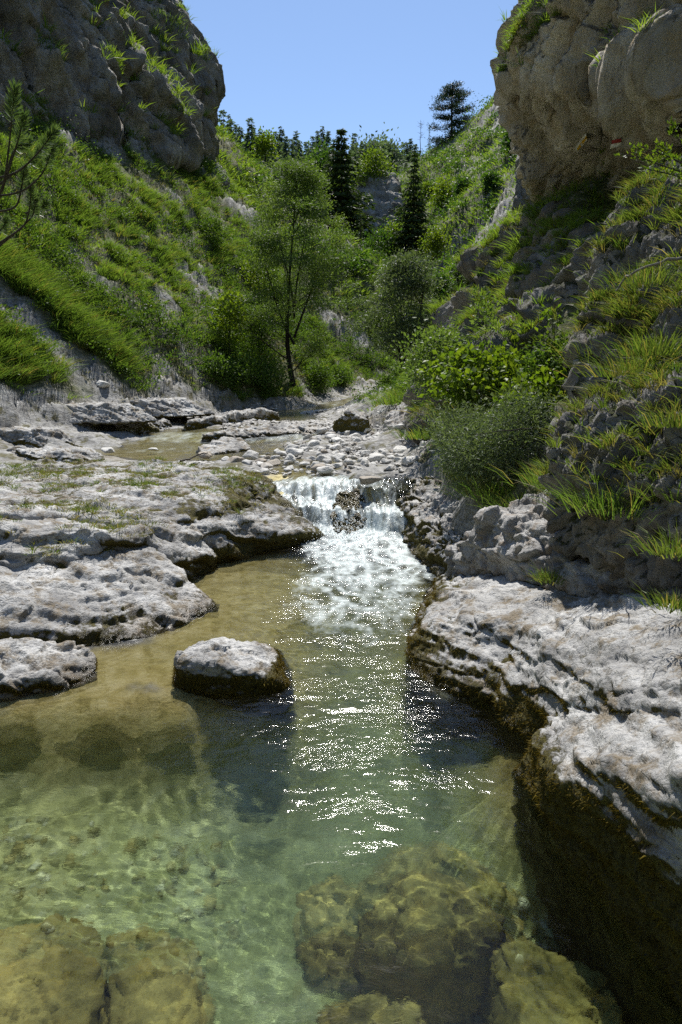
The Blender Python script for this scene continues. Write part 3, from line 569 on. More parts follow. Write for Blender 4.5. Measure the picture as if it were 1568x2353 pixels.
C1 = [p + (.44, 0, 0) for p in C1]; C2 = [p + (.3, .5, 0) if i > 3 else p for i, p in enumerate(C2)]; C3 = [p + (.5, 1.0, .2) for p in C3]
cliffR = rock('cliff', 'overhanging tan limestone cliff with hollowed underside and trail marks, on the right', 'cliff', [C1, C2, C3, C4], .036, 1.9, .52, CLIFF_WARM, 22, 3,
     lambda v, n: .30 + .50 * np.clip(n[:, 2], -.7, .6) + .6 * fbm(v / 1.1, 5, seed=84) + .06 * (v[:, 2] - 6.9), axis=(R(58), R(-38)), facet=.36, crack=.25, ledge=.75, terr=.75, moss_shade=.1, hf=.42)
C5 = Y((1186, 350, 27), (1200, 330, 27), (1245, 330, 26), (1260, 470, 25), (1220, 490, 25.5), (1182, 492, 26.5), (1184, 420, 26.8))
rock('rock_outcrop', 'smooth blue-grey rock outcrop half hidden behind the overhang', 'rock', [C5 + [p + (2, 3, -1) for p in C5]], .08, 2.0, .22, CLIFF_GREY, 23, 4, lambda v, n: np.full(len(v), -.4), facet=.3)
# the big cliff on the left
K1 = Y((-420, 300, 21), (-200, 300, 25), (0, 300, 30), (120, 308, 32), (240, 300, 34.5), (260, 120, 37), (240, -100, 39), (240, -560, 42), (-420, -560, 30), (-420, 0, 22), (-100, 300, 48), (250, 300, 50), (250, -560, 56), (-420, -560, 46))
K2 = Y((220, 170, 35.6), (240, 300, 34.6), (300, 345, 35.6), (380, 365, 37.6), (442, 372, 40), (430, 300, 40), (415, 260, 39.8), (350, 190, 38.4), (300, 150, 37.2), (300, 300, 46), (440, 360, 48), (300, 150, 47))
K3 = Y((240, 120, 38.5), (330, 160, 40.5), (410, 230, 42.5), (440, 300, 42.6), (440, 110, 44), (378, 0, 44.6), (310, -160, 45.6), (240, -560, 48), (200, -560, 46), (240, 60, 54), (370, 100, 56), (430, 330, 52))
K4 = Y((395, 30, 46.5), (440, 80, 46.2), (470, 120, 46), (500, 175, 45.6), (507, 192, 45.6), (490, 235, 45.6), (488, 262, 45.4), (500, 290, 45.2), (498, 330, 45), (486, 368, 44.4), (450, 335, 43.6), (440, 200, 43.8), (400, 60, 45.4), (365, 0, 56), (470, 210, 54), (470, 360, 53), (300, -200, 52))
K3 = [p - (.5, 0, 0) for p in K3]; K4 = [p - (.75, 0, 0) for p in K4]
cliffL = rock('cliff', 'huge shaded grey cliff with green ledges towering over the left slope', 'cliff', [K1, K2, K3, K4], .09, 5.0, 1.25, CLIFF_GREY, 26, 3,
     lambda v, n: .06 + .62 * n[:, 2] + .42 * fbm(v / 3, 4, seed=85), axis=(R(62), R(38)), facet=.3, crack=.2, ledge=.75, terr=.7)
K5 = Y((480, 390, 44), (500, 372, 44.4), (524, 405, 44), (520, 425, 43), (490, 405, 43))
rock('rock_outcrop', 'small grey crag poking out of the grass below the left cliff corner', 'rock', [K5 + [p + (.2, 1.4, -.8) for p in K5]], .06, .8, .14, CLIFF_GREY, 27, 3, lambda v, n: np.full(len(v), -.1))
# earth and rock pinnacle in the gully
P1 = Y((820, 432, 88), (836, 400, 89), (870, 392, 90), (905, 396, 90), (922, 430, 88), (928, 520, 84), (915, 560, 82), (840, 560, 83), (822, 500, 86))
rock('rock_pinnacle', 'bare crumbling grey-brown bluff in the gully between two dark spruces', 'rock', [P1 + [p + (1, 9, -2) for p in P1]], .2, 4.0, .8, CLIFF_GREY, 28, 3, lambda v, n: -.25 + .5 * n[:, 2] + .4 * fbm(v / 4, 3, seed=86), facet=.35)
# rocks along the upper stream
M1 = Z((768, 968, 1.22), (800, 945, 1.5), (838, 947, 1.46), (846, 968, 1.26), (844, 995, .92), (800, 998, .9), (766, 990, .92))
rock('boulder', 'dark mossy boulder at the head of the gravel bar', 'boulder', [M1 + [p + (.1, .7, -.25) for p in M1] + down(M1, .5)], .022, .4, .07, LIME_MOSS, 31, 4, bank_moss(.5, .5, .25, 8), facet=.5)
M2 = Z((462, 1000, .94), (560, 982, 1.07), (650, 975, 1.14), (720, 972, 1.14), (755, 988, .98), (720, 1000, .86), (600, 1004, .84), (500, 1012, .8))
rock('rock_slab', 'long low mossy slab crossing the upper stream behind the gravel bar', 'rock slab', [M2 + down(M2, .5, 1.05)], .03, .5, .07, LIME, 32, 4, bank_moss(.16, .5, .0, 9), facet=.5, wet=waterline)
M3 = Z((420, 972, 1.15), (520, 948, 1.32), (600, 942, 1.4), (640, 946, 1.32), (610, 960, 1.05), (500, 976, .98), (430, 990, .92))
rock('rock_slab', 'mossy broken ledge on the far side of the upper stream', 'rock slab', [M3 + down(M3, .5, 1.05)], .035, .6, .09, LIME, 33, 4, bank_moss(.22, .5, .02, 10), facet=.5)
M4 = Z((455, 1025, .86), (520, 1003, .95), (560, 1010, .9), (575, 1030, .78), (520, 1040, .72), (470, 1045, .74))
rock('rock_slab', 'pale ridged rock island amid the shallow upper stream', 'rock slab', [M4 + down(M4, .5, 1.05)], .025, .5, .06, LIME, 34, 4, bank_moss(.1, .4, -.08, 11), facet=.5)
M5 = Y((778, 1132, 10.6), (795, 1122, 10.8), (825, 1122, 10.8), (840, 1142, 10.5), (850, 1190, 10.0), (835, 1225, 9.8), (800, 1232, 9.7), (772, 1225, 9.8), (762, 1185, 10.1))
rock('boulder', 'dark wet boulder splitting the cascade in two', 'boulder', [M5 + [p + (0, .5, -.3) for p in M5]], .014, .3, .045, LIME_MOSS, 35, 4, lambda v, n: .62 + .3 * fbm(v / .3, 4, seed=87), wet=lambda v, n: np.ones(len(v)), facet=.5)
M6 = Y((865, 905, 36), (895, 893, 37), (930, 895, 37), (958, 905, 35), (950, 925, 33), (900, 925, 33))
rock('boulder', 'grey boulders heaped where the stream bends out of sight', 'boulder', [M6 + down(M6, 1, 1.1)], .06, .9, .18, LIME, 36, 3, bank_moss(.1, .3, -.2, 12))
# low mossy rocks on the bare apron left of the upper stream
for lab, u, v, w, h, sd in (('low mossy hump on the bare rock apron at the left edge', 40, 1000, .9, .3, 51), ('mossy ragged rock beside the upper stream at the foot of the left apron', 285, 985, .8, .32, 52), ('grassy-topped rock lump right of the ragged mossy rock', 345, 978, .6, .25, 53),
                            ('flat pale rock plate at the left end of the upper stream', 120, 1045, 1.0, .18, 54), ('broken pale rock step on the apron under the grassy corner', 190, 935, 1.2, .14, 55), ('weathered rock ridge on the apron below the white perched stone', 330, 925, 1.3, .16, 56), ('mossy rock at the water line below the bare gully', 470, 968, .7, .3, 57)):
    g = ground(u, v); rs = np.random.default_rng(sd); pts = [g + np.array([w * math.cos(a) * rs.uniform(.7, 1.1), w * .6 * math.sin(a) * rs.uniform(.7, 1.1), h * rs.uniform(.5, 1)]) for a in np.linspace(0, 6.28, 8)[:-1]]
    pts = [np.array([p_[0], p_[1], g[2] + (p_[2] - g[2]) * .6]) for p_ in pts]; rock('mossy_rock', lab, 'rock', [pts + down(pts, h * .6 + .35, 1.7)], .026, .45, .10, LIME, sd, 4, bank_moss(.5, .4, .08, sd), group='rocks on the apron by the upper stream', facet=.35, crack=.2, terr=.3)
# sunken boulders, placed where the bent sight lines meet them
def under(u, v, z):
    p = atz(u, v, 0); d = ray(u, v); d = d / np.linalg.norm(d); k = 1 / 1.33; c1 = -d[2]; c2 = math.sqrt(1 - k * k * (1 - c1 * c1))
    t = k * d + (k * c1 - c2) * np.array([0, 0, 1.]); return p + t * (z / t[2])
U = lambda *L: [under(u, v, z) for u, v, z in L]
for lab, pts, sd in (('broad ochre boulder sunk under the clear pool right of centre', U((840, 2020, -.5), (900, 1960, -.42), (1010, 1945, -.38), (1110, 1980, -.4), (1165, 2040, -.45), (1110, 2110, -.5), (970, 2140, -.5), (870, 2100, -.55)), 41),
                     ('golden boulder under water at the bottom right corner', U((1150, 2190, -.62), (1210, 2160, -.55), (1320, 2210, -.5), (1430, 2310, -.55), (1440, 2420, -.6), (1250, 2400, -.6), (1170, 2280, -.62)), 42),
                     ('golden boulder under water at the bottom left', U((250, 2160, -.5), (330, 2130, -.45), (440, 2150, -.46), (455, 2260, -.5), (420, 2420, -.5), (260, 2420, -.5)), 43),
                     ('small dark-edged boulder under water at the middle of the near edge', U((990, 2160, -.8), (1040, 2120, -.74), (1065, 2160, -.78), (1010, 2210, -.82)), 44),
                     ('flat sunken stone touching the near edge of the pool', U((760, 2310, -.75), (850, 2280, -.7), (950, 2320, -.72), (960, 2420, -.75), (740, 2420, -.75)), 45),
                     ('ochre block under water along the left edge', U((-80, 2150, -.45), (90, 2120, -.42), (220, 2150, -.44), (230, 2250, -.5), (180, 2420, -.5), (-80, 2420, -.5)), 46),
                     ('pale olive stone under water in the middle of the pool', U((690, 2060, -.8), (760, 2010, -.74), (840, 2050, -.78), (830, 2140, -.8), (720, 2160, -.85)), 47)):
    pts = [np.array(p) for p in pts]
    rock('sunken_boulder', lab, 'boulder', [pts + down(pts, .7, 1.25)], .014, .26, .10, SUNK, sd, 9, facet=.2, crack=.2, terr=.2, hf=.14)
# ------------------------------------------------------------------ plants
RNG = np.random.default_rng(11)
def unit(a): return a / (np.linalg.norm(a, axis=-1, keepdims=True) + 1e-9)
def perp(d):
    h = np.where(np.abs(d[:, 2:3]) > .9, np.array([[1., 0, 0]]), np.array([[0., 0, 1]])); a = unit(np.cross(d, h)); return a, np.cross(d, a)
def leaves(p, d, size, aspect=.45, fold=.25):
    """pointed leaves from p along d: two triangles folded on the midrib"""
    n = len(p); d = unit(d); a, b = perp(d); th = RNG.uniform(0, 2 * np.pi, (n, 1)); s = a * np.cos(th) + b * np.sin(th); up = np.cross(s, d)
    size = np.broadcast_to(size, (n,))[:, None]; w = size * aspect * .5
    mid = p + d * size * .48
    v = np.stack([p, mid + s * w + up * w * fold, p + d * size, mid - s * w + up * w * fold], 1).reshape(-1, 3)
    k = np.arange(n)[:, None] * 4
    return v, np.concatenate([k + [0, 1, 2], k + [0, 2, 3]])
def blades(p, up, length, width, bend):
    """grass blades: p base, up start direction, bend sideways vector at the tip"""
    n = len(p); up = unit(up); L = np.broadcast_to(length, (n,))[:, None]; W = np.broadcast_to(width, (n,))[:, None]
    th = RNG.uniform(0, 2 * np.pi, (n, 1)); a, b = perp(up); s = (a * np.cos(th) + b * np.sin(th)) * W * .5
    m1 = p + up * L * .5 + bend * L * .18; tip = p + up * L * .86 + bend * L * .62
    v = np.stack([p - s, p + s, m1 + s * .8, m1 - s * .8, tip], 1).reshape(-1, 3); k = np.arange(n)[:, None] * 5
    return v, [k + [0, 1, 2, 3], k + [3, 2, 4]]
def tubes(lines, sides=6):
    vs, fs, o = [], [], 0
    for pts, rad in lines:
        pts = np.asarray(pts, float); rad = np.asarray(rad, float); k = len(pts)
        t = np.gradient(pts, axis=0); t = unit(t); a, b = perp(t)
        for i in range(1, k):                   # keep the rings from twisting
            a[i] = a[i - 1] - t[i] * (a[i - 1] @ t[i]); a[i] /= np.linalg.norm(a[i]) + 1e-9; b[i] = np.cross(t[i], a[i])
        ang = np.linspace(0, 2 * np.pi, sides, endpoint=False)
        ring = pts[:, None] + rad[:, None, None] * (a[:, None] * np.cos(ang)[None, :, None] + b[:, None] * np.sin(ang)[None, :, None])
        vs.append(ring.reshape(-1, 3))
        i = (np.arange(k - 1)[:, None] * sides + np.arange(sides)[None, :]); j = np.arange(k - 1)[:, None] * sides + (np.arange(sides)[None, :] + 1) % sides
        fs.append(np.stack([i, j, j + sides, i + sides], -1).reshape(-1, 4) + o); o += k * sides
    return np.vstack(vs), np.vstack(fs)
def curve(p0, p1, sag=0., wob=.05, k=6):
    t = np.linspace(0, 1, k)[:, None]; L = np.linalg.norm(np.subtract(p1, p0)); q = np.asarray(p0) * (1 - t) + np.asarray(p1) * t
    w = RNG.normal(0, wob * L, (1, 3)); w2 = RNG.normal(0, wob * L * .5, (1, 3))
    return q + w * np.sin(t * np.pi) + w2 * np.sin(t * 2 * np.pi) + np.array([[0, 0, -sag * L]]) * np.sin(t * np.pi)

def grow(height, profile, n_t, lean=(0, 0), stems=1, first=.2, seed=0, spread=1.0, trunk_r=.1, up=.55, trunk_to=.9, lobes=.22):
    """skeleton that reaches n_t points spread through the crown: returns polylines and twig ends. profile(h01) = crown radius"""
    rs = np.random.default_rng(seed); lines, nodes = [], []
    for s in range(stems):
        a = rs.uniform(0, 2 * np.pi); off = (0 if stems == 1 else 1) * spread
        topp = np.array([lean[0] + off * math.cos(a) * .5 * profile(.5), lean[1] + off * math.sin(a) * .5 * profile(.5), height * (trunk_to if stems == 1 else rs.uniform(.55, trunk_to))])
        c = curve((rs.normal(0, .04) * off, rs.normal(0, .04) * off, -.1), topp, 0, .035, 12)
        r = trunk_r * (.5 if stems > 1 else 1); rad = np.linspace(r, r * .12, 12); lines.append((c, rad))
        for i in range(11):
            for w in np.linspace(0, 1, 3): nodes.append(np.r_[c[i] * (1 - w) + c[i + 1] * w, rad[i]])
    T = []; ph = rs.uniform(0, 6.28, 3)
    for _ in range(n_t):
        h = first + (1 - first) * rs.uniform(0, 1) ** .8; a = rs.uniform(0, 2 * np.pi); rad = profile(h) * rs.uniform(.15, 1) ** .5 * (1 + lobes * math.sin(2 * a + ph[0] + 5 * h) + lobes * .8 * math.sin(3 * a + ph[1] - 9 * h) + lobes * .5 * math.sin(ph[2] + 17 * h))
        T.append((lean[0] * h + rad * math.cos(a), lean[1] * h + rad * math.sin(a), h * height))
    T = np.array(T); order = np.argsort(np.hypot(T[:, 0], T[:, 1]) + .2 * T[:, 2]); N = np.array(nodes); ends = []
    for q in T[order]:
        low = N[:, 2] < q[2] - .05 * height
        cand = N[low] if low.any() else N[:1]
        d = np.linalg.norm(cand[:, :3] - q, axis=1) + np.maximum(0, .12 * height - (q[2] - cand[:, 2])) * .8
        b = cand[d.argmin()]; L = np.linalg.norm(q - b[:3]); r0 = min(b[3] * .6, .012 * L + .004 * height * .3) + .003
        c = curve(b[:3], q, up * -.12, .06, 6); rad = np.linspace(r0, max(r0 * .25, .003), 6); lines.append((c, rad))
        N = np.vstack([N, np.c_[c[1:], rad[1:]]]); ends.append((q, unit((c[-1] - c[-3])[None])[0]))
    return lines, ends
def foliage_mesh(ends, per, size, clump, aspect=.4, droop=.2, flat=1.0, shrink=None):
    P = np.array([e[0] for e in ends]); D = np.array([e[1] for e in ends]); n = len(P) * per
    idx = np.repeat(np.arange(len(P)), per); g = RNG.normal(0, 1, (n, 3)) * clump * (1, 1, flat)
    p = P[idx] + g - D[idx] * clump * .4
    d = unit(RNG.normal(0, 1, (n, 3)) + D[idx] * .7 + unit(g) * .8 + np.array([0, 0, -droop * 2]))
    sz = size * RNG.uniform(.6, 1.3, n); v, f = leaves(p, d, sz, aspect)
    t = np.clip(np.repeat(RNG.uniform(0, 1, len(P)), per) * .6 + RNG.uniform(0, .4, n), 0, 1)
    return v, f, np.repeat(t, 4)
def tree_parts(root, lines, crown, bark, leafmat, sides=6, trunk='trunk', crown_name='crown'):
    v, f = tubes(lines, sides); link(trunk, mesh_np(trunk, v, [f]), bark, root)
    v, f, t = crown; link(crown_name, mesh_np(crown_name, v, [f], {'tint': t}, smooth=False), leafmat, root)
def copy_thing(root, loc, label, rz=0., sc=1.0, group=None):
    r = root.copy(); COL.objects.link(r); r.location = loc; r.rotation_euler.z = rz; r.scale = (sc, sc, sc)
    if label: r['label'] = label
    if group: r['group'] = group
    for ch in root.children:
        c = ch.copy(); COL.objects.link(c); c.parent = r
    return r

GRASS = mat_leaf('hill_grass', (.090, .17, .024), (.20, .265, .05), .5)
GRASS_LUSH = mat_leaf('lush_grass', (.066, .130, .028), (.155, .215, .052), .48, dry=(.24, .20, .08))
BANK_GRASS = mat_leaf('bank_grass', (.055, .105, .022), (.15, .18, .05), .45, dry=(.26, .21, .09))
GRASS_DRY = mat_leaf('dry_grass', (.09, .11, .02), (.24, .20, .09), .4)
HERB = mat_leaf('herb_leaves', (.042, .092, .016), (.11, .17, .032), .42, .55, .2)
WILLOW = mat_leaf('willow_leaves', (.070, .125, .034), (.14, .195, .060), .45, .5, .3)
GREY_WILLOW = mat_leaf('grey_willow_leaves', (.075, .115, .060), (.135, .17, .10), .35, .5, .3)
MAPLE = mat_leaf('maple_leaves', (.075, .14, .014), (.16, .21, .022), .45, .5, .3)
BEECH = mat_leaf('beech_leaves', (.035, .085, .016), (.075, .135, .022), .42, .5, .3)
SPRUCE = mat_leaf('spruce_needles', (.024, .046, .016), (.066, .102, .030), .3, .6, .2)
SPRUCE_HAZED = mat_leaf('hazed_spruce_needles', (.055, .085, .070), (.105, .145, .105), .45, .6, .2)  # needle colour lightened and blued, painting in the haze of distance
PINE = mat_leaf('pine_needles', (.018, .034, .016), (.036, .060, .026), .2, .5, .3)
PINE_NEAR = mat_leaf('fresh_pine_needles', (.06, .11, .045), (.12, .17, .075), .3, .35, .5)
BARK = mat_bark('grey_bark', (.022, .018, .014), (.075, .066, .055)); BARK_DARK = mat_bark('dark_bark', (.014, .012, .010), (.05, .042, .034))
BARK_PALE = mat_bark('dead_wood', (.13, .12, .11), (.32, .30, .28))

# ---- grass and herbs that cover the slopes (nobody could count them)
def face_samples(v, f, w, n):
    a, b, c = v[f[:, 0]], v[f[:, 1]], v[f[:, 2]]; d = v[f[:, 3]] if f.shape[1] == 4 else c
    ar = .5 * np.linalg.norm(np.cross(c - a, d - b), axis=1) * w; cs = np.cumsum(ar)
    i = np.searchsorted(cs, RNG.uniform(0, cs[-1], n)).clip(0, len(f) - 1)
    s, t = RNG.uniform(0, 1, (2, n, 1))
    p = (a[i] * (1 - s) + b[i] * s) * (1 - t) + (d[i] * (1 - s) + c[i] * s) * t
    nn = unit(np.cross(c[i] - a[i], d[i] - b[i])); nn = np.where(nn[:, 2:3] < 0, -nn, nn)
    return p, nn, i
TC = TV[TF].mean(1); TFV = TVEG[TF].mean(1); TFN = unit(np.cross(TV[TF[:, 2]] - TV[TF[:, 0]], TV[TF[:, 3]] - TV[TF[:, 1]]))
TFN = np.where(TFN[:, 2:3] < 0, -TFN, TFN); TR = np.hypot(TC[:, 0], TC[:, 1])
SEEN = (np.abs(np.degrees(np.arctan2(TC[:, 0], TC[:, 1]))) < 33) & ((TFN * (np.array([0, 0, 3.0]) - TC)).sum(1) / np.linalg.norm(TC, axis=1) > -.22) & (TC[:, 2] / TR < .75)
CN = fbm(TC / 1.3, 3, seed=91) + .6 * fbm(TC / 5.0, 3, seed=92)
def tufts(p, n, per, length, width, spread, lean=.55, lush=None):
    m = len(p); i = np.repeat(np.arange(m), per); k = len(i)
    Ls = length * RNG.uniform(.55, 1.35, m)[i] * RNG.uniform(.6, 1.15, k)
    out = RNG.normal(0, 1, (k, 3)) * (1, 1, .2); down_ = n[i] * (1, 1, 0) * .5
    b = p[i] + out * (spread * RNG.uniform(.3, 1, m)[i] * .5)[:, None] * .7
    up = np.array([[0, 0, 1.0]]) + n[i] * .3 + out * .3
    bend = out * lean + down_ * .7 + np.array([[0, 0, -.25]])
    v, f = blades(b, up, Ls, width * RNG.uniform(.7, 1.3, k), bend)
    t = np.clip(RNG.uniform(0, .75, m)[i] + RNG.uniform(0, .3, k), 0, 1)
    return v, f, np.repeat(t, 5)
def stuff_grass(name, label, w, n, per, length, width, spread, mat, **kw):
    p, nn, i = face_samples(TV, TF, w, n); v, f, t = tufts(p, nn, per, length, width, spread, **kw)
    return tag(link(name, mesh_np(name, v, f, {'tint': t}, smooth=False), mat), label, None, None, 'stuff')
left = (TC[:, 0] < 3.5) & (TR < 75)
right = (TC[:, 0] > 0) & (TR < 30)
farv = TR > 44
clump = sstep(-.12, .22, CN)
patch = sstep(-.02, .2, fbm(TC / 2.2, 4, seed=97) + .12)
stuff_grass('grass', 'short sunlit grass on the left slope', SEEN * TFV * (TC[:, 0] < 5) * (TR > 13) * (TR < 72) * patch * (.25 + clump), 17000, 13, .18, .019, .26, GRASS, lean=.8)
stuff_grass('grass', 'dry yellowish grass scattered over the left slope', SEEN * TFV * (TC[:, 0] < 5) * (TR > 13) * (TR < 72) * (1.1 - clump), 6000, 9, .15, .018, .28, GRASS_DRY, lean=.9)
stuff_grass('grass', 'taller lush tussocks among the left slope grass', SEEN * TFV * (TC[:, 0] < 4) * (TR > 12) * (TR < 48) * sstep(-.02, .30, CN), 7600, 26, .32, .018, .22, GRASS_LUSH, lean=.5)
stuff_grass('grass', 'grass on the far gorge side', SEEN * TFV * farv * (TR < 130) * (TC[:, 0] > -12) * (.3 + clump), 20000, 9, .34, .07, .7, GRASS, lean=.8)
stuff_grass('grass', 'grass on the right bank and ledges', SEEN * np.maximum(TFV, .3) * right * (TC[:, 0] > 1.0) * (TC[:, 2] > .9) * (TC[:, 0] > .055 * TC[:, 1] + 1.0), 3000, 22, .14, .008, .13, BANK_GRASS, lean=.6)
def rock_grass(name, label, items, n, per, length, width, spread, mat, **kw):
    vs, fs4, fs3, ts, o = [], [], [], [], 0
    for lab, dens, nzmin, zmin in items:
        v, f, nn, ob = ROCKS[lab]; c = v[f].mean(1); fz = nn[f].mean(1)[:, 2]
        cn = fbm(c / .9, 3, seed=98); w = sstep(nzmin, nzmin + .35, fz) * sstep(-.15, .2, cn) * (c[:, 2] > zmin) * (((np.array([0, 0, 4.]) - c) * nn[f].mean(1)).sum(1) > -1.5)
        if w.sum() < 1: continue
        pp, nm, i = face_samples(v, f, w, int(n * dens)); bv, bf, bt = tufts(pp, nm, per, length, width, spread, **kw)
        vs.append(bv); fs4.append(bf[0] + o); fs3.append(bf[1] + o); ts.append(bt); o += len(bv)
    return tag(link(name, mesh_np(name, np.vstack(vs), [np.vstack(fs4), np.vstack(fs3)], {'tint': np.concatenate(ts)}, smooth=False), mat), label, None, None, 'stuff')
LUSHW = np.max([sstep(-.1, .25, poly_dist(TC[:, 0], TC[:, 1], P)) for P in LUSH], 0)
stuff_grass('grass', 'long bright grass on the lower left slope on both sides of the bare slab', SEEN * TFV * LUSHW * (.25 + sstep(-.2, .25, CN)), 1900, 32, .36, .014, .24, GRASS_LUSH, lean=.6)
def herbs(name, label, w, n, per, size, clumpr, mat, hgt=.25):
    p, nn, i = face_samples(TV, TF, w, n); j = np.repeat(np.arange(n), per); k = len(j)
    g = RNG.normal(0, 1, (k, 3)) * clumpr * (RNG.uniform(.4, 1.5, n)[j])[:, None] * (1, 1, .6); g[:, 2] = np.abs(g[:, 2])
    b = p[j] + g + nn[j] * hgt * RNG.uniform(0, 1, (k, 1)) + np.array([0, 0, .05])
    d = unit(RNG.normal(0, 1, (k, 3)) + nn[j] * .5 + (0, 0, .15)); v, f = leaves(b, d, size * RNG.uniform(.6, 1.4, k), .62)
    t = np.clip(RNG.uniform(0, .7, n)[j] + RNG.uniform(0, .3, k), 0, 1)
    return tag(link(name, mesh_np(name, v, [f], {'tint': np.repeat(t, 4)}, smooth=False), mat), label, None, None, 'stuff')
HN = fbm(TC / 3.0, 3, seed=95)
low = sstep(9, 3, TC[:, 2]) * sstep(17, 25, TR)
herbs('undergrowth', 'leafy herbs and low bushes along the foot of the left slope', SEEN * TFV * (TC[:, 0] < 4) * (TR > 15) * (TR < 60) * (.35 + low) * sstep(-.12, .2, HN), 3200, 46, .08, .20, HERB, .22)
herbs('undergrowth', 'green bushy growth on the far gorge side', SEEN * TFV * farv * (TR < 130) * (TC[:, 0] > -6) * sstep(0, .25, HN), 1500, 46, .24, .7, BEECH, .4)
rock_grass('grass', 'grass on the crest and ledges of the right rock walls', [('shaded grey rock face with a grassy sunlit crest, above the bushes on the right', 1.0, .32, 1), ('dark craggy wall with grass on its ledges below the trail, at the right edge', 1.8, .30, 1), ('rough dark grey rock wall behind the tall tussock at the right edge', .2, .5, 1.2)], 1100, 18, .13, .008, .11, BANK_GRASS, lean=.6)
rock_grass('grass', 'sunlit grass along the crest of the shaded rock face', [('shaded grey rock face with a grassy sunlit crest, above the bushes on the right', 1.0, .40, 2)], 1500, 20, .17, .010, .14, GRASS, lean=.6)
rock_grass('grass', 'dry grass tufts hanging on the right rock walls', [('shaded grey rock face with a grassy sunlit crest, above the bushes on the right', 1.0, .22, 1), ('dark craggy wall with grass on its ledges below the trail, at the right edge', .9, .25, 1), ('rough dark grey rock wall behind the tall tussock at the right edge', .25, .35, 1.2)], 700, 14, .13, .006, .11, GRASS_DRY, lean=.7)
rock_grass('grass', 'grass on the ledges of the big left cliff', [
    ('huge shaded grey cliff with green ledges towering over the left slope', 1.0, .35, 5),
    ], 1500, 16, .42, .03, .4, GRASS, lean=.7)
rock_grass('grass', 'grass on top of the right overhang', [('overhanging tan limestone cliff with hollowed underside and trail marks, on the right', 1., .3, 6)], 1100, 18, .17, .012, .16, GRASS, lean=.7)
rock_grass('grass', 'short grass and moss on top of the left rock shelf', [
    ('broad layered pale rock shelf with grass and moss on top, left of the pool', 1.0, .5, .52)], 900, 16, .075, .006, .12, BANK_GRASS, lean=.8)
rock_grass('grass', 'brown moss and dry stalks on top of the left rock shelf', [('broad layered pale rock shelf with grass and moss on top, left of the pool', 1.0, .4, .5)], 1100, 18, .045, .006, .14, GRASS_DRY, lean=1.)

# ------------------------------------------------------------------ broadleaf trees
def bez(u, v, y=None): return ground(u, v) if y is None else at(u, v, y)
base = ground(678, 893); tH = at(678, 378, base[1])[2] - base[2]
prof = lambda h: tH * float(np.interp(h, [0, .14, .22, .34, .48, .6, .72, .84, .93, 1.0], [.05, .17, .24, .275, .27, .25, .22, .18, .13, .05]))
r = thing('willow_tree', 'tall airy willow with slender dark trunk standing alone at the foot of the left slope', 'tree', base)
ln, en = grow(tH, prof, 190, (.06 * tH * .3, 0), 1, .17, 5, trunk_r=.15, up=.7, lobes=.34)
tree_parts(r, ln, foliage_mesh(en, 260, .125, .26, .26, .2, .42), BARK_DARK, WILLOW)
for s, zz, tt in ((1, 2.2, .66), (-1, 1.9, .62), (.5, 3.0, .78), (-.6, 3.4, .8)):
    c = curve((0, 0, zz), (s * .15 * tH, .2 * s, tt * tH), 0, .04, 10)
    v, f = tubes([(c, np.linspace(.06, .010, 10))]); link('limb', mesh_np('limb', v, [f]), BARK_DARK, r)
base = ground(935, 865); hh = 5.6 * base[1] / 34
prof = lambda h: hh * float(np.interp(h, [0, .15, .3, .5, .75, 1], [.05, .2, .32, .36, .28, .06]))
r = thing('willow_tree', 'rounded grey-green willow with several stems where the stream bends away', 'tree', base)
ln, en = grow(hh, prof, 95, (0, 0), 4, .22, 6, trunk_r=.12, up=.6, lobes=.32)
tree_parts(r, ln, foliage_mesh(en, 210, .15, .30, .28, .2, .45), BARK, GREY_WILLOW)
base = ground(530, 832); hh = at(530, 668, base[1])[2] - base[2]
prof = lambda h: hh * float(np.interp(h, [0, .25, .45, .7, 1], [.02, .06, .20, .22, .05]))
r = thing('maple_sapling', 'young maple with bright yellow-green leaves left of the tall willow', 'tree', base)
ln, en = grow(hh, prof, 60, (.1, 0), 1, .3, 7, trunk_r=.06, up=.4)
tree_parts(r, ln, foliage_mesh(en, 26, .13, .20, .7, .1, .3), BARK, MAPLE)
base = ground(600, 700); hh = 2.6
r = thing('maple_sapling', 'small maple bush with yellow-green tips behind the young maple', 'tree', base)
ln, en = grow(hh, lambda h: 1.1 * math.sin(math.pi * min(1, h * .9 + .1)), 36, (0, 0), 3, .25, 8, trunk_r=.05, up=.4)
tree_parts(r, ln, foliage_mesh(en, 60, .12, .28, .7, .1, .5), BARK, MAPLE)

# ---- bushes
def bush(name, label, base, h, w, nt, per, size, clump, mat, aspect=.5, seed=0, stems=5, droop=.1, group=None, flat=1.0, bark=None):
    r = thing(name, label, 'shrub', base, group)
    prof = lambda q: w * float(np.interp(q, [0, .2, .5, .8, 1], [.45, .85, 1, .7, .2]))
    ln, en = grow(h, prof, nt, (0, 0), stems, .12, seed, lobes=.34, trunk_r=.012 + .012 * h, up=.4)
    tree_parts(r, ln, foliage_mesh(en, per, size, clump, aspect, droop, flat), bark or BARK, mat, 5, 'stem', 'foliage')
    return r
bush('willow_bush', 'dense silvery willow bush overhanging the right end of the gravel bar', at(1085, 1082, 8.6), .66, .72, 60, 230, .06, .12, GREY_WILLOW, .22, 21, 7)
bush('willow_bush', 'silvery willow shoots beside the grassy bank, right of the willow bush', at(1190, 1060, 8.0), .7, .5, 70, 110, .05, .11, GREY_WILLOW, .22, 22, 6)
bush('maple_bush', 'maple bush with big lime-green leaves above the silvery willow bush', at(1075, 945, 10.2), .85, .6, 70, 26, .095, .13, MAPLE, .75, 23, 5, .3, flat=.5)
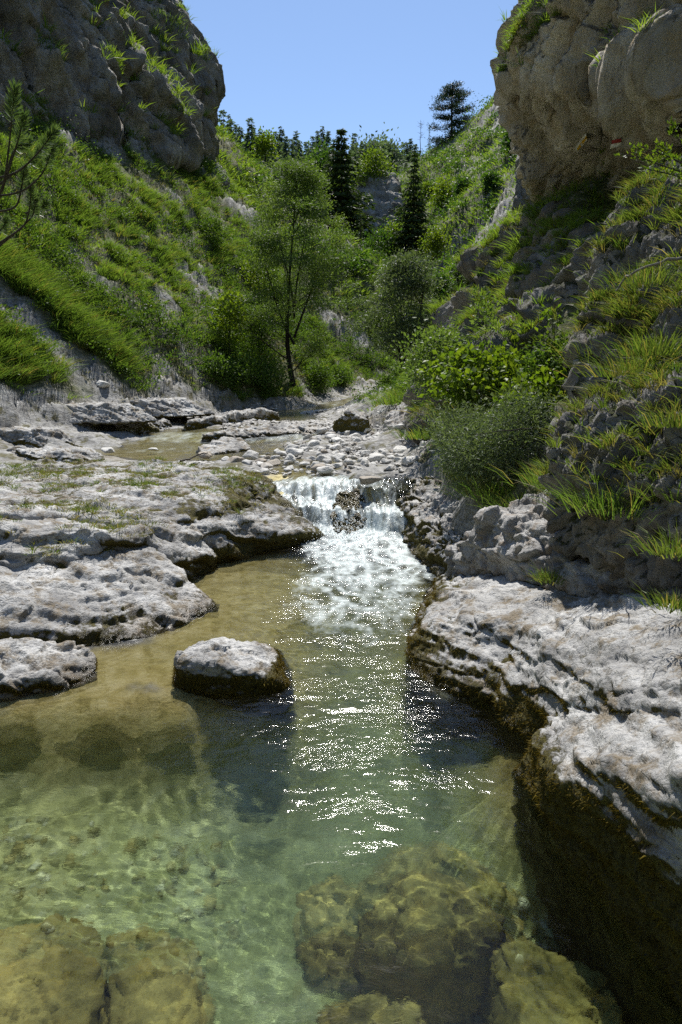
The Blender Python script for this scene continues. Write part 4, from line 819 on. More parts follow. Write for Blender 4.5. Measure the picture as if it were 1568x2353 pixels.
bush('buckthorn_bush', 'tall loose bush with small bright leaves behind the lime maple bush', at(1010, 905, 12.5), 1.0, .75, 80, 60, .075, .17, WILLOW, .5, 24, 5)
bush('buckthorn_bush', 'leafy green bush with pale leaf tips under the shaded rock face', at(1190, 920, 10.2), .5, .55, 60, 46, .085, .15, MAPLE, .6, 25, 6)
bush('herb_clump', 'clump of broad pale green leaves right of the lime maple bush', at(1250, 985, 8.6), .55, .55, 60, 30, .075, .12, MAPLE, .75, 26, 7)
bush('dark_bush', 'dark green leafy bush at the foot of the shaded rock face', at(1270, 890, 9.0), .42, .4, 40, 60, .07, .12, HERB, .55, 27, 5)
bush('leafy_sapling', 'thin upright sapling with glossy leaves against the dark hollow', at(1255, 900, 9.2), 1.0, .14, 9, 16, .085, .07, MAPLE, .5, 28, 2)
bush('leafy_sapling', 'spindly upright sapling left of the lime maple bush', at(1105, 870, 11), 1.3, .2, 12, 18, .085, .08, WILLOW, .5, 29, 2)
for k, (u, v, h, w, lab) in enumerate((
        (560, 890, 1.5, 1.3, 'dense dark bush at the water left of the tall willow'), (620, 895, 1.6, 1.1, 'dark bush crowding the trunk of the tall willow on its left'),
        (500, 880, 1.3, 1.2, 'leafy bush below the bare gully, left of the dense dark bush'), (735, 893, 1.4, 1.1, 'bush growing right of the tall willow trunk by the water'),
        (590, 780, 1.8, 1.3, 'shaded bush behind the young maple'), (640, 690, 1.9, 1.4, 'dark green bush on the slope left of the willow crown'), 
        (780, 880, 1.0, .8, 'small bush at the edge of the far gravel'), 
        (490, 560, 1.6, 1.2, 'dark bush near the crest of the left slope'), (520, 740, 1.2, 1.0, 'bush on the left slope above the young maple'))):
    bush('slope_bush', lab, ground(u, v), h * .68, w * .75, 40, 56, .10, .20, HERB, .6, 40 + k, 5, group='bushes on the left slope')

# ---- far trees: each kind built once, then copied
def conifer(name, label, base, H, Rm, n_br, per, mat, seed=0, bare=.05, size=None, droop=.35, irregular=.25, cat='tree', ragged=.0, power=.85, sides=5, nwh=20):
    rs = np.random.default_rng(seed); r = thing(name, label, cat, base)
    tr_ = [(np.c_[rs.normal(0, .004 * H, 9), rs.normal(0, .004 * H, 9), np.linspace(-.3, H * .985, 9)], np.linspace(.014 * H, .002 * H, 9))]
    P, D, S, ti = [], [], [], []
    for k in range(n_br):
        h = bare + (1 - bare) * (rs.uniform() ** 1.15); h = min(.995, (math.floor(h * nwh) + .5 + rs.normal(0, .13)) / nwh); L = Rm * (1 - h) ** power * rs.uniform(1 - irregular * 2, 1.15) + .02 * H * (1 - h * .8)
        if rs.uniform() < ragged: L *= .45
        a = rs.uniform(0, 2 * np.pi); t = np.linspace(0, 1, 5); dirv = np.array([math.cos(a), math.sin(a), 0])
        c = np.array([0, 0, h * H]) + dirv * (L * t)[:, None] + np.c_[0 * t, 0 * t, L * (.12 * t - droop * t ** 1.5 + .18 * t ** 3)]
        if k % 3 == 0: tr_.append((c, np.linspace(.010 * H * (1 - h) * .4 + .01, .006, 5)))
        m = max(3, int(per * (L / Rm + .25))); q = rs.uniform(.12, 1, m); i = q * 4; i0 = np.minimum(i.astype(int), 3); w = (i - i0)[:, None]
        pt = c[i0] * (1 - w) + c[i0 + 1] * w; side = np.cross(dirv, (0, 0, 1)) * rs.choice([-1, 1], m)[:, None]
        P.append(pt + rs.normal(0, .01 * H, (m, 3)) * (1, 1, .5)); D.append(side * rs.uniform(.2, 1, (m, 1)) + dirv * rs.uniform(.4, 1, (m, 1)) + np.c_[rs.normal(0, .15, (m, 2)), -rs.uniform(.05, .75, m)])
        S.append((size or .05 * H) * rs.uniform(.6, 1.3, m) * (1.15 - .65 * h)); ti.append(np.full(m, rs.uniform(0, .8)) + rs.uniform(0, .2, m))
    v, f = leaves(np.vstack(P), np.vstack(D), np.concatenate(S), .34, .3)
    tree_parts(r, tr_, (v, f, np.repeat(np.concatenate(ti), 4)), BARK_DARK, mat, sides); return r
def placed(u, v_base, v_top, y=None):          # base point and height of a tree seen between two heights
    b = ground(u, v_base) if y is None else at(u, v_base, y); return b, at(u, v_top, b[1])[2] - b[2]
b, H = placed(785, 560, 280, 72); conifer('spruce_tree', 'tall dense dark spruce right behind the willow crown', b - (0, 0, .5), H, H * .42, 520, 24, SPRUCE, 1, .04, .062 * H, .42, .4, power=.85, nwh=17)
b, H = placed(765, 560, 330, 76); conifer('spruce_tree', 'second dark spruce merging with the left side of the tall dense spruce', b - (0, 0, .5), H, H * .38, 400, 22, SPRUCE, 2, .04, .06 * H, .42, .4, nwh=16)
b, H = placed(949, 585, 338, 66); conifer('spruce_tree', 'narrow dark spruce standing in front of the bare bluff on its right', b - (0, 0, .4), H, H * .30, 480, 22, SPRUCE, 3, .03, .05 * H, .5, .4, power=.8, nwh=20)
b, H = placed(1052, 700, 535, 38); conifer('spruce_tree', 'thin-topped spruce growing behind the grassy crest of the shaded rock face', b - (0, 0, .3), H, H * .26, 240, 13, SPRUCE, 4, .03, None, .35, .4, power=1.2)
b, H = placed(828, 600, 470, 60); conifer('spruce_tree', 'small ragged half-dead spruce in the dark gully', b, H, H * .12, 120, 6, SPRUCE, 5, .2, ragged=.5)
b, H = placed(558, 380, 330, 58); conifer('spruce_tree', 'small bright green spruce on the sunny ridge beside the left cliff', b, H, H * .24, 200, 12, BEECH, 6, .03, power=1.0)
b, H = placed(612, 405, 378, 56); conifer('spruce_tree', 'little spruce at the end of the sunny ridge', b, H, H * .28, 120, 10, SPRUCE, 7, .03)
b, H = placed(525, 345, 300, 60); conifer('spruce_tree', 'spindly young spruce on the sunny ridge nearest the left cliff', b, H, H * .18, 120, 9, BEECH, 8, .05)
protos = []
lab = 'haze-tinted blue-green spruce of the far ridge forest'
for k in range(4):
    protos.append(conifer('ridge_spruce', lab, (0, 0, 0), 17, 17 * (.19, .22, .17, .23)[k], 230, 14, SPRUCE_HAZED, 60 + k, (.1, .05, .14, .08)[k], 1.5, .35, .42, ragged=.25, nwh=26))
rs = np.random.default_rng(5); n_ = 0
spots = []
for u, vt in ((512, 250), (526, 262), (543, 285), (552, 290), (574, 270), (584, 292), (600, 295), (592, 310), (622, 308), (634, 300), (647, 290), (658, 312), (668, 318), (681, 300), (690, 325), (704, 325), (718, 312), (730, 300), (741, 290), (755, 300), (815, 305), (812, 330), (833, 345), (857, 322), (880, 322), (872, 340), (895, 345), (909, 332), (925, 330), (935, 326), (944, 318), (955, 330), (532, 275), (565, 305), (611, 325), (640, 325), (676, 335), (713, 338), (748, 330), (768, 345), (790, 348), (806, 345), (846, 350), (865, 352), (888, 358), (918, 355), (962, 345)):
    spots.append((u, vt, rs.uniform(165, 225)))
for k in range(34): spots.append((rs.uniform(520, 960), rs.uniform(355, 400), rs.uniform(120, 165)))
for k, (u, vt, y) in enumerate(spots):
    top_ = at(u, vt, y); H = float(rs.uniform(13, 19) * (1.0 if k < 47 else .8)); loc = top_ - (0, 0, H)
    g = terrain_z([loc[0]], [loc[1]], False)[0]; loc[2] = min(loc[2], g + .0) if g < loc[2] + 6 else loc[2]; H2 = top_[2] - loc[2]
    pr = protos[k % 4]; sc = H2 / 17
    if k < 4: pr.location = loc; pr.scale = (sc * min(1, 17 / H2 * 1.1), ) * 2 + (sc,); pr.rotation_euler.z = k; pr['group'] = 'spruces of the far ridge forest'
    else:
        c = copy_thing(pr, loc, lab, rs.uniform(0, 6.28), sc, 'spruces of the far ridge forest'); c.scale = (sc * min(1, 20 / H2),) * 2 + (sc,)
# round-crowned trees among them
def roundtree(name, label, b, H, w, nt, per, size, clump, mat, seed, trunk=.12, first=.25, stems=1, aspect=.55):
    r = thing(name, label, 'tree', b); prof = lambda q: w * float(np.interp(q, [0, .2, .4, .65, .85, 1], [.1, .6, .95, 1, .65, .15]))
    ln, en = grow(H, prof, nt, (0, 0), stems, first, seed, trunk_r=trunk, up=.5); tree_parts(r, ln, foliage_mesh(en, per, size, clump, aspect, .1), BARK, mat, 5); return r
b, H = placed(742, 470, 362, 110); roundtree('beech_tree', 'round green tree between the willow crown and the far forest', b, H, H * .4, 60, 50, .5, 1.0, BEECH, 70)
b, H = placed(846, 400, 352, 140); roundtree('beech_tree', 'haze-tinted blue-green broad tree at the right part of the ridge forest', b, H, H * .42, 60, 50, .7, 1.4, SPRUCE_HAZED, 71)
b, H = placed(884, 400, 345, 150); roundtree('beech_tree', 'broad rounded tree at the right end of the ridge forest', b, H, H * .4, 60, 50, .7, 1.4, SPRUCE_HAZED, 72)
b, H = placed(860, 405, 358, 89); roundtree('young_beech', 'bright bush-like tree on top of the bare bluff', b - (0, 0, .6), H + .6, H * .62, 46, 46, .28, .5, MAPLE, 73, .07, .15, 3)
b, H = placed(832, 420, 385, 88); roundtree('young_beech', 'small bright bush on the left shoulder of the bare bluff', b - (0, 0, .4), H + .4, H * .7, 26, 40, .26, .42, MAPLE, 74, .05, .15, 3)
b, H = placed(612, 395, 318, 58); r = roundtree('maple_tree', 'slender leaning maple with yellow leaves above the sunny ridge', b, H, H * .34, 34, 26, .26, .3, MAPLE, 75, .07, .5)
b, H = placed(592, 395, 320, 58); roundtree('bare_tree', 'dark thin tree with few leaves beside the yellow maple', b, H, H * .2, 18, 5, .2, .2, HERB, 76, .07, .4)
for k, (u, vb, vt, y, w, m, lab) in enumerate(((1065, 470, 420, 74, .75, BEECH, 'wide dark bush in the middle of the far grassy slope'), (1020, 480, 425, 76, .8, MAPLE, 'light green bush left of the wide dark bush on the far slope'), (985, 470, 430, 84, .8, MAPLE, 'pale bush right of the narrow dark spruce'),
        (1100, 330, 305, 98, 1.0, BEECH, 'bush high on the far slope below the skyline'), (1180, 340, 300, 70, .7, BEECH, 'bush on the far slope close to the overhang'), (1000, 600, 540, 60, .6, MAPLE, 'young leafy tree right of the narrow dark spruce base'),
        (880, 610, 540, 66, .8, BEECH, 'leafy bush left of the narrow dark spruce at its foot'), (905, 580, 525, 70, .7, MAPLE, 'bright leafy bush right beside the narrow dark spruce at its foot'), (860, 640, 590, 62, 1.0, HERB, 'dark bush filling the gully floor'), (905, 690, 648, 50, .9, MAPLE, 'yellow-green bush at the end of the left spur'),
        (1040, 395, 365, 98, 1.2, HERB, 'dark bush in the shade below the pine'), (1130, 440, 405, 66, .9, BEECH, 'rounded bush on the far slope above the scree'), (1010, 690, 640, 45, .8, BEECH, 'bush at the foot of the far slope left of the thin-topped spruce'), (985, 745, 700, 42, .9, WILLOW, 'pale willow bush behind the grey-green willow'))):
    b, H = placed(u, vb, vt, y); bush('far_bush', lab, b - (0, 0, .3), H + .3, H * w * .75, 40, 56, .0035 * y, H * .17, m, .6, 80 + k, 5, group='bushes in the far gorge')
# the pine on the skyline and the dead trees beside it
b, H = placed(1036, 355, 184, 105)
r = thing('pine_tree', 'large dark pine with open layered crown alone on the right skyline', 'tree', b - (0, 0, .4))
prof = lambda q: H * float(np.interp(q, [0, .12, .25, .45, .6, .75, .9, 1], [.14, .40, .40, .35, .32, .27, .19, .06]))
rs = np.random.default_rng(91); tr_ = [(np.c_[rs.normal(0, .006 * H, 10), rs.normal(0, .006 * H, 10), np.linspace(-.3, H * .99, 10)], np.linspace(.26, .05, 10))]; ends = []
for k in range(46):
    h = .13 + .86 * ((k + rs.uniform(0, .8)) / 46); a = rs.uniform(0, 6.28); L = prof(h) * rs.uniform(.55, 1.12)
    dv = np.array([math.cos(a), math.sin(a), 0]); p0 = np.array([0, 0, h * H * .97]); q = p0 + dv * L + (0, 0, L * (.5 * h - .28)); c = curve(p0, q, .10, .04, 6); tr_.append((c, np.linspace(.06, .015, 6)))
    for w in (.45, .65, .82, 1.0):
        if rs.uniform() < .9: i = w * 5; i0 = min(4, int(i)); pt = c[i0] + (c[i0 + 1] - c[i0]) * (i - i0); ends.append((pt + rs.normal(0, .12 * L * .5, 3) * (1, 1, .2) + (0, 0, .12), dv))
tree_parts(r, tr_, foliage_mesh(ends, 90, .30, .40, .26, -.25, .26), BARK_DARK, PINE)
b, H = placed(1005, 365, 318, 104); conifer('spruce_tree', 'low dark spruce tucked under the left side of the pine', b - (0, 0, .5), H + .5, H * .42, 160, 12, SPRUCE, 92, .0)
b, H = placed(986, 372, 292, 108); conifer('spruce_tree', 'thin straggly spruce on the skyline left of the pine', b - (0, 0, .5), H + .5, H * .14, 110, 5, SPRUCE, 93, .15, ragged=.4)
def snag(label, u, vb, vt, y, seed, forks=7, lean=0.):
    b, H = placed(u, vb, vt, y); rs = np.random.default_rng(seed); r = thing('dead_tree', label, 'tree', b - (0, 0, .3))
    c = np.c_[np.linspace(0, lean * H, 8) + rs.normal(0, .008 * H, 8), rs.normal(0, .006 * H, 8), np.linspace(0, H, 8)]
    v, f = tubes([(c, np.linspace(.013 * H, .003 * H, 8))], 5); link('trunk', mesh_np('trunk', v, [f]), BARK, r)
    L = []
    for k in range(forks):
        i = rs.uniform(3, 7); i0 = int(i); p = c[i0] + (c[min(7, i0 + 1)] - c[i0]) * (i - i0); a = rs.uniform(0, 6.28); l = H * rs.uniform(.05, .16)
        q = p + np.array([math.cos(a) * l, math.sin(a) * l, l * rs.uniform(-.1, .9)]); L.append((curve(p, q, .1, .08, 5), np.linspace(.005 * H, .0015 * H, 5)))
    for l_ in L:
        v, f = tubes([l_], 4); link('branch', mesh_np('branch', v, [f]), BARK, r)
snag('bare dead spruce with a crooked tip on the skyline left of the pine', 966, 350, 272, 100, 1, 26)
snag('leaning bare stem right of the pine on the skyline', 1075, 335, 238, 104, 2, 6, .12)
snag('grey dead trunk in the gully beneath the tall dense spruce', 830, 640, 540, 58, 3, 12)
# ------------------------------------------------------------------ gravel bar: cobbles one by one, fine gravel as a mass
def mat_cobble():
    m = new_mat('river_cobble'); t = NT(m); p = t.node('ShaderNodeTexCoord').outputs['Object']; inf = t.node('ShaderNodeObjectInfo')
    n = t.noise(p, 3, 8, .7); rnd = inf.outputs['Random']
    c = t.mix(rnd, (.50, .49, .47), (.68, .665, .63)); c = t.mix(t.rng(t.math('FRACT', t.math('MULTIPLY', rnd, 7.3)), .82, .86), c, (.34, .30, .25)); c = t.mix(t.rng(n, .45, .7, 0, .5), c, (.27, .26, .245))
    t.out(t.pbr(c, .75, t.bump(t.noise(p, 9, 6, .7), .5, .05), .3)); return m
COB = mat_cobble()
protos = []
for k in range(7):
    rs = np.random.default_rng(200 + k); pts = unit(rs.normal(0, 1, (16 if k % 2 else 11, 3))) * (1, .78 + .1 * (k % 3), .55 + .07 * (k % 4)) * rs.uniform(.85, 1.1, (16 if k % 2 else 11, 1))
    v, f = fuse([pts], .11, 5 if k % 2 else 3); v = weather(v, f, .8, .06, k, facet=.4, crack=.1); protos.append(mesh_np('cobble', v / np.abs(v).max() , [f], {'moss': np.zeros(len(v)), 'wet': np.zeros(len(v))}))
bar = [tuple(atz(u, v, .82)[:2]) for u, v in ((560, 1072), (500, 1052), (640, 1030), (700, 1005), (790, 996), (860, 998), (960, 992), (985, 1075), (940, 1098), (860, 1106), (800, 1100), (690, 1094), (660, 1080))]
bx = np.array(bar); rs = np.random.default_rng(77); done = []
sizes = np.sort(np.r_[rs.uniform(.12, .21, 60), rs.uniform(.075, .12, 110), rs.uniform(.045, .075, 110)])[::-1]
for sz in sizes:
    for _ in range(60):
        x, y = rs.uniform(bx[:, 0].min(), bx[:, 0].max()), rs.uniform(bx[:, 1].min(), bx[:, 1].max())
        if y < 11.7: continue
        if not in_poly(np.array([x]), np.array([y]), bar)[0]: continue
        if any((x - a) ** 2 + (y - b_) ** 2 < (.78 * (sz + c)) ** 2 for a, b_, c in done): continue
        done.append((x, y, sz)); break
gz = np.maximum(terrain_z([d[0] for d in done], [d[1] for d in done]), [zwater(d[1]) - .02 for d in done])
GL = {'big': 'large rounded pale stone among the cobbles of the gravel bar', 'mid': 'fist-sized to head-sized pale stone of the gravel bar', 'small': 'small pale pebble of the gravel bar'}
for k, ((x, y, sz), z) in enumerate(zip(done, gz)):
    o = link('cobble', protos[k % 7], COB, None, (x, y, z + sz * .22)); o.scale = (sz * rs.uniform(.9, 1.25), sz, sz * rs.uniform(.75, 1.1)); o.rotation_euler = (rs.uniform(-.25, .25), rs.uniform(-.25, .25), rs.uniform(0, 6.3))
    tag(o, GL['big' if sz > .12 else 'mid' if sz > .075 else 'small'], 'stone', 'cobbles of the gravel bar')
for lab, (u, v, z, sz) in {'long pale stone lying by itself just above the lip of the cascade': (845, 1108, .7, .2), 
        'mossy stone at the front edge of the gravel bar': (745, 1085, .72, .15), 'white stone perched on the bare slab below the left slope': (232, 877, None, .26), 'dark stone breaking the riffle on the upper stream': (250, 1040, .78, .17), 'small dark stone in the riffle right of the dark stone': (352, 1036, .78, .11),
        'flat brown stone with driftwood at the left end of the gravel bar': (470, 1050, .78, .2), 'pale stone beside the dark mossy boulder': (860, 985, .86, .18), 'pale block at the foot of the grassy right bank': (905, 975, .9, .2)}.items():
    p = atz(u, v, z) if z else ground(u, v); o = link('stone', protos[(u + v) % 7], COB, None, p + (0, 0, sz * .2 if z else -sz * .35)); o.scale = (sz * 1.2, sz * .95, sz * .62); o.rotation_euler.z = u; tag(o, lab, 'stone')
n = 9000; x = RNG.uniform(-3.4, 2.2, n); y = RNG.uniform(11.9, 27, n); g = terrain_z(x, y); hz = g - zwater(y)
ok = (hz > -.14) & (hz < .35) & (x < 2.2) & (fbm(np.c_[x, y, x * 0] / 1.5, 3, seed=99) > -.12); x, y, g = x[ok], y[ok], g[ok]; n = len(x)
oct_v = np.array([[1, 0, 0], [0, 1, 0], [-1, 0, 0], [0, -1, 0], [0, 0, 1], [0, 0, -1], [.7, .7, .55], [-.7, .6, .5], [-.6, -.7, .55], [.7, -.6, .5]]); 
oct_f = np.array([[0, 1, 6], [1, 2, 7], [2, 3, 8], [3, 0, 9], [1, 4, 6], [4, 0, 6], [2, 4, 7], [4, 1, 7], [3, 4, 8], [4, 2, 8], [0, 4, 9], [4, 3, 9], [1, 0, 5], [2, 1, 5], [3, 2, 5], [0, 3, 5]])
s_ = RNG.uniform(.015, .05, n) * np.clip(y / 14, 1, 1.7); a_ = RNG.uniform(0, 6.3, n)
pv = (oct_v[None] + RNG.normal(0, .12, (n, 10, 3))) * (s_[:, None, None] * np.array([1.2, .9, .65])); ca, sa = np.cos(a_)[:, None], np.sin(a_)[:, None]
pv = np.stack([pv[..., 0] * ca - pv[..., 1] * sa, pv[..., 0] * sa + pv[..., 1] * ca, pv[..., 2]], -1) + np.stack([x, y, g + .2 * s_], -1)[:, None]
def mat_gravel():
    m = new_mat('gravel'); t = NT(m); c = t.mix(t.attr('tint'), (.30, .285, .26), (.62, .60, .57)); t.out(t.pbr(c, .8)); return m
tag(link('gravel', mesh_np('gravel', pv.reshape(-1, 3), [(np.arange(n)[:, None, None] * 10 + oct_f).reshape(-1, 3)], {'tint': np.repeat(RNG.uniform(0, 1, n), 10)}, smooth=False), mat_gravel()), 'fine pale gravel of the stream bed', None, None, 'stuff')

# stones on the floor of the pool
n = 5200; x = RNG.uniform(-2.6, 1.3, n); y = RNG.uniform(1.8, 4.0, n); g = terrain_z(x, y)
pp1 = [tuple(under(u, v, -1.0)[:2]) for u, v in ((880, 2160), (1010, 2080), (1180, 2100), (1300, 2190), (1290, 2450), (880, 2450))]; pp2 = [tuple(under(u, v, -1.0)[:2]) for u, v in ((-100, 1960), (300, 1940), (560, 2030), (640, 2120), (300, 2140), (-100, 2120))]
nz_ = fbm(np.c_[x, y, x * 0] / .5, 3, seed=101); ok = (g < -.3) & ((poly_dist(x, y, pp1) + nz_ * .2 > 0) | ((poly_dist(x, y, pp2) + nz_ * .4 > 0) & (RNG.uniform(0, 1, n) < .25))); x, y, g = x[ok], y[ok], g[ok]; n = len(x)
s_ = RNG.uniform(.010, .034, n) * RNG.uniform(.5, 1.4, n); a_ = RNG.uniform(0, 6.3, n); ca, sa = np.cos(a_)[:, None], np.sin(a_)[:, None]
pv = (oct_v[None] + RNG.normal(0, .1, (n, 10, 3))) * (s_[:, None, None] * np.array([1.2, .9, .6]))
pv = np.stack([pv[..., 0] * ca - pv[..., 1] * sa, pv[..., 0] * sa + pv[..., 1] * ca, pv[..., 2]], -1) + np.stack([x, y, g + .05 * s_], -1)[:, None]
m = new_mat('pool_pebbles'); t = NT(m); t.out(t.pbr(t.ramp(t.attr('tint'), (0, (.13, .13, .06)), (.35, (.40, .33, .12)), (.7, (.52, .52, .34)), (1, (.66, .66, .55))), .6))
tag(link('pebbles', mesh_np('pebbles', pv.reshape(-1, 3), [(np.arange(n)[:, None, None] * 10 + oct_f).reshape(-1, 3)], {'tint': np.repeat(RNG.uniform(0, 1, n), 10)}, smooth=True), m), 'pebbles on the floor of the pool', None, None, 'stuff')

# spray at the foot of the cascade
n = 1500; x = RNG.normal(0, .42, n); y = RNG.normal(9.65, .28, n); z = np.abs(RNG.normal(0, .13, n)) + zwater(y) + .03; s_ = RNG.uniform(.003, .009, n)
oc = np.array([[1, 0, 0], [0, 1, 0], [-1, 0, 0], [0, -1, 0], [0, 0, 1.2], [0, 0, -1]]); of = np.array([[0, 1, 4], [1, 2, 4], [2, 3, 4], [3, 0, 4], [1, 0, 5], [2, 1, 5], [3, 2, 5], [0, 3, 5]])
m = new_mat('spray'); t = NT(m); t.out(t.pbr((.85, .88, .9), .2))
tag(link('spray', mesh_np('spray', (oc[None] * s_[:, None, None] + np.stack([x, y, z], -1)[:, None]).reshape(-1, 3), [(np.arange(n)[:, None, None] * 6 + of).reshape(-1, 3)]), m), 'droplets flying over the foot of the cascade', None, None, 'stuff')

# ------------------------------------------------------------------ moss cushions on the rocks by the water
MOSS = mat_leaf('moss_fronds', (.060, .042, .008), (.150, .115, .018), .25, .8, .1, (1.3, 1.2, .5))
vs, f4, f3, ts, o_ = [], [], [], [], 0
for lab, n in (('large white limestone block with dark mossy undercut side on the right bank', 42000), ('pale flat-topped boulder with mossy right end standing alone in the pool', 5000), ('brown and mossy rock bank hugging the right side of the cascade', 12000), ('broad layered pale rock shelf with grass and moss on top, left of the pool', 30000), ('smooth pale slab with mossy rim at the left edge of the pool', 5000)):
    v, f, nn, ob = ROCKS[lab]; ms = np.empty(len(v), np.float32); ob.data.attributes['moss'].data.foreach_get('value', ms)
    w = sstep(.52, .70, ms[f].mean(1) + .25 * fbm(v[f].mean(1) / .11, 3, seed=111)) * (v[f].mean(1)[:, 2] > .0) * (v[f].mean(1)[:, 1] < 12)
    a = .5 * np.linalg.norm(np.cross(v[f[:, 2]] - v[f[:, 0]], v[f[:, 3]] - v[f[:, 1]]), axis=1)
    p, nm, i = face_samples(v, f, w, n); nn_f = nn[f].mean(1)[i]; k = len(p); L = RNG.uniform(.010, .034, k)
    bv, bf = blades(p - nn_f * .004, nn_f + RNG.normal(0, .5, (k, 3)), L, RNG.uniform(.003, .007, k), RNG.normal(0, .5, (k, 3)) + (0, 0, -.5))
    vs.append(bv); f4.append(bf[0] + o_); f3.append(bf[1] + o_); o_ += len(bv); ts.append(np.repeat(np.clip(.5 + .8 * fbm(p / .09, 3, seed=112) + RNG.normal(0, .2, k), 0, 1), 5))
tag(link('moss', mesh_np('moss', np.vstack(vs), [np.vstack(f4), np.vstack(f3)], {'tint': np.concatenate(ts)}, smooth=False), MOSS), 'shaggy olive moss on the rocks beside the water', None, None, 'stuff')

# ------------------------------------------------------------------ grass tussocks one can tell apart
def top_z(x, y, below=50.):
    z = terrain_z([x], [y])[0]
    for v, f, n, o in ROCKS.values():
        d = np.hypot(v[:, 0] - x, v[:, 1] - y); k = (d < .05) & (v[:, 2] < below)
        if k.any(): z = max(z, v[k, 2].max())
    return z
def tussock(label, u, v, y, length, rad, nb, mat=None, width=.007, lean=.8):
    p = at(u, v, y); r = RNG.normal(0, 1, (nb, 3)) * (rad * .4, rad * .4, 0)
    up = np.array([[0, 0, 1.]]) + r / rad * .5 + RNG.normal(0, .12, (nb, 3)); bend = (r / rad) * lean + RNG.normal(0, .25, (nb, 3)) + (-.15, -.1, -.35)
    vv, f = blades(r + (0, 0, -.06), up, length * .82 * RNG.uniform(.3, 1.2, nb), width * .85 * RNG.uniform(.5, 1.4, nb), bend)
    o = link('grass_tussock', mesh_np('grass_tussock', vv, f, {'tint': np.repeat(RNG.uniform(0, 1, nb), 5)}, smooth=False), mat or (GRASS_LUSH if nb > 500 else BANK_GRASS), None, p); return tag(o, label, 'grass', 'grass tussocks on the right bank')
for a in (('wide tussock of long grass in front of the rough dark rock wall', 1410, 1155, 4.75, .40, .34, 700), ('long-bladed tussock drooping over the brown bank rock', 1200, 1170, 7.2, .42, .36, 650), ('lush tussock left of the long-bladed drooping tussock', 1130, 1130, 7.8, .42, .36, 560),
          ('grass clump climbing the rock behind the drooping tussock', 1265, 1100, 6.8, .42, .32, 560), ('tussock with dry blades on the white block', 1262, 1318, 5.15, .19, .13, 220), ('grass clump at the right edge above the grey rock lump', 1560, 1250, 3.7, .22, .2, 260),
          ('mossy grass clump at the right edge beside the white block', 1545, 1370, 3.2, .13, .13, 220), ('tall fresh grass fountain in the hollow under the shaded rock face', 1370, 830, 7.4, .55, .28, 420), ('grass tuft on the ledge of the dark craggy wall', 1450, 850, 5.9, .34, .34, 460),
          ('dry grass tuft hanging from the dark craggy wall', 1480, 640, 6.7, .30, .4, 420), ('grass tuft at the right edge on the rough dark wall', 1560, 960, 4.5, .26, .24, 320), ('grass tuft on the crest of the rough dark wall', 1500, 800, 5.6, .34, .32, 420),
          ('tall grass lining the bank by the sloping grey rock', 915, 925, 19, .7, .8, 650, None, .014), ('grass clump under the silvery willow bush at the cobbles', 975, 1000, 13, .4, .5, 520, None, .01), ('deep green tall grass under the lime maple bush', 1060, 970, 10.2, .6, .45, 600), ('bright long grass right of the lime maple bush', 1170, 930, 10.0, .62, .5, 700),
          ('dense grass below the leafy green bush', 1230, 930, 9.4, .55, .45, 600), ('grass belt behind the grey rock lump', 1330, 1120, 5.7, .3, .3, 420), ('grass strip above the bank rock', 1080, 1090, 8.7, .3, .32, 380)):
    tussock(*a)

def hang(label, rk, u, v, length, rad, nb, mat):
    q, nq, _ = nearest_on(rk, u, v); V_, F_, N_, _o = ROCKS[rk]; k = np.nonzero((np.linalg.norm((V_ - q) * (1, 1, 1.6), axis=1) < rad) & (N_[:, 2] > -.35))[0]
    k = k[RNG.integers(0, len(k), nb)]; r = V_[k] - q - N_[k] * .01
    up = np.array([[0, 0, .8]]) + nq * .6 + RNG.normal(0, .35, (nb, 3)); bend = RNG.normal(0, .4, (nb, 3)) + nq * .5 + (0, 0, -.3)
    vv, f = blades(r, up, length * RNG.uniform(.4, 1.2, nb), length * .045 * RNG.uniform(.6, 1.3, nb), bend)
    tag(link('grass_tussock', mesh_np('grass_tussock', vv, f, {'tint': np.repeat(RNG.uniform(0, 1, nb), 5)}, smooth=False), mat, None, q), label, 'grass', 'grass patches on the cliffs')
def nearest_on(label, u, v, rad=None):
    vv, f, n, o = ROCKS[label]; d = ray(u, v); d = d / np.linalg.norm(d); w = vv - (0, 0, CAM_Z); t = w @ d; off = np.linalg.norm(w - t[:, None] * d, axis=1)
    k = np.nonzero(off < .0045 * np.median(t))[0]; return vv[k[t[k].argmin()]], n[k[t[k].argmin()]], o
LC = 'huge shaded grey cliff with green ledges towering over the left slope'; RC = 'overhanging tan limestone cliff with hollowed underside and trail marks, on the right'
for a in (('bright grass patch high on the left cliff near the picture edge', LC, 135, 92, .38, .9, 260, GRASS_LUSH), ('grass cushion on a ledge in the middle of the left cliff', LC, 275, 150, .38, 1.0, 300, GRASS), ('grass strip on the slanting ledge near the right end of the left cliff', LC, 398, 255, .35, .7, 220, GRASS), ('grass fringe on the shoulder of the left cliff', LC, 415, 62, .38, .9, 240, GRASS),
          ('small grass tuft near the top of the left cliff', LC, 372, 30, .36, .6, 160, GRASS), ('grass tuft just under the brow at the right end of the left cliff', LC, 465, 140, .36, .6, 160, GRASS), ('thick grass cap on the upper left corner of the right overhang', RC, 1200, 45, .26, .5, 620, GRASS), ('grass cap below the thick cap on the right overhang', RC, 1180, 95, .22, .35, 400, GRASS_DRY)): hang(*a)

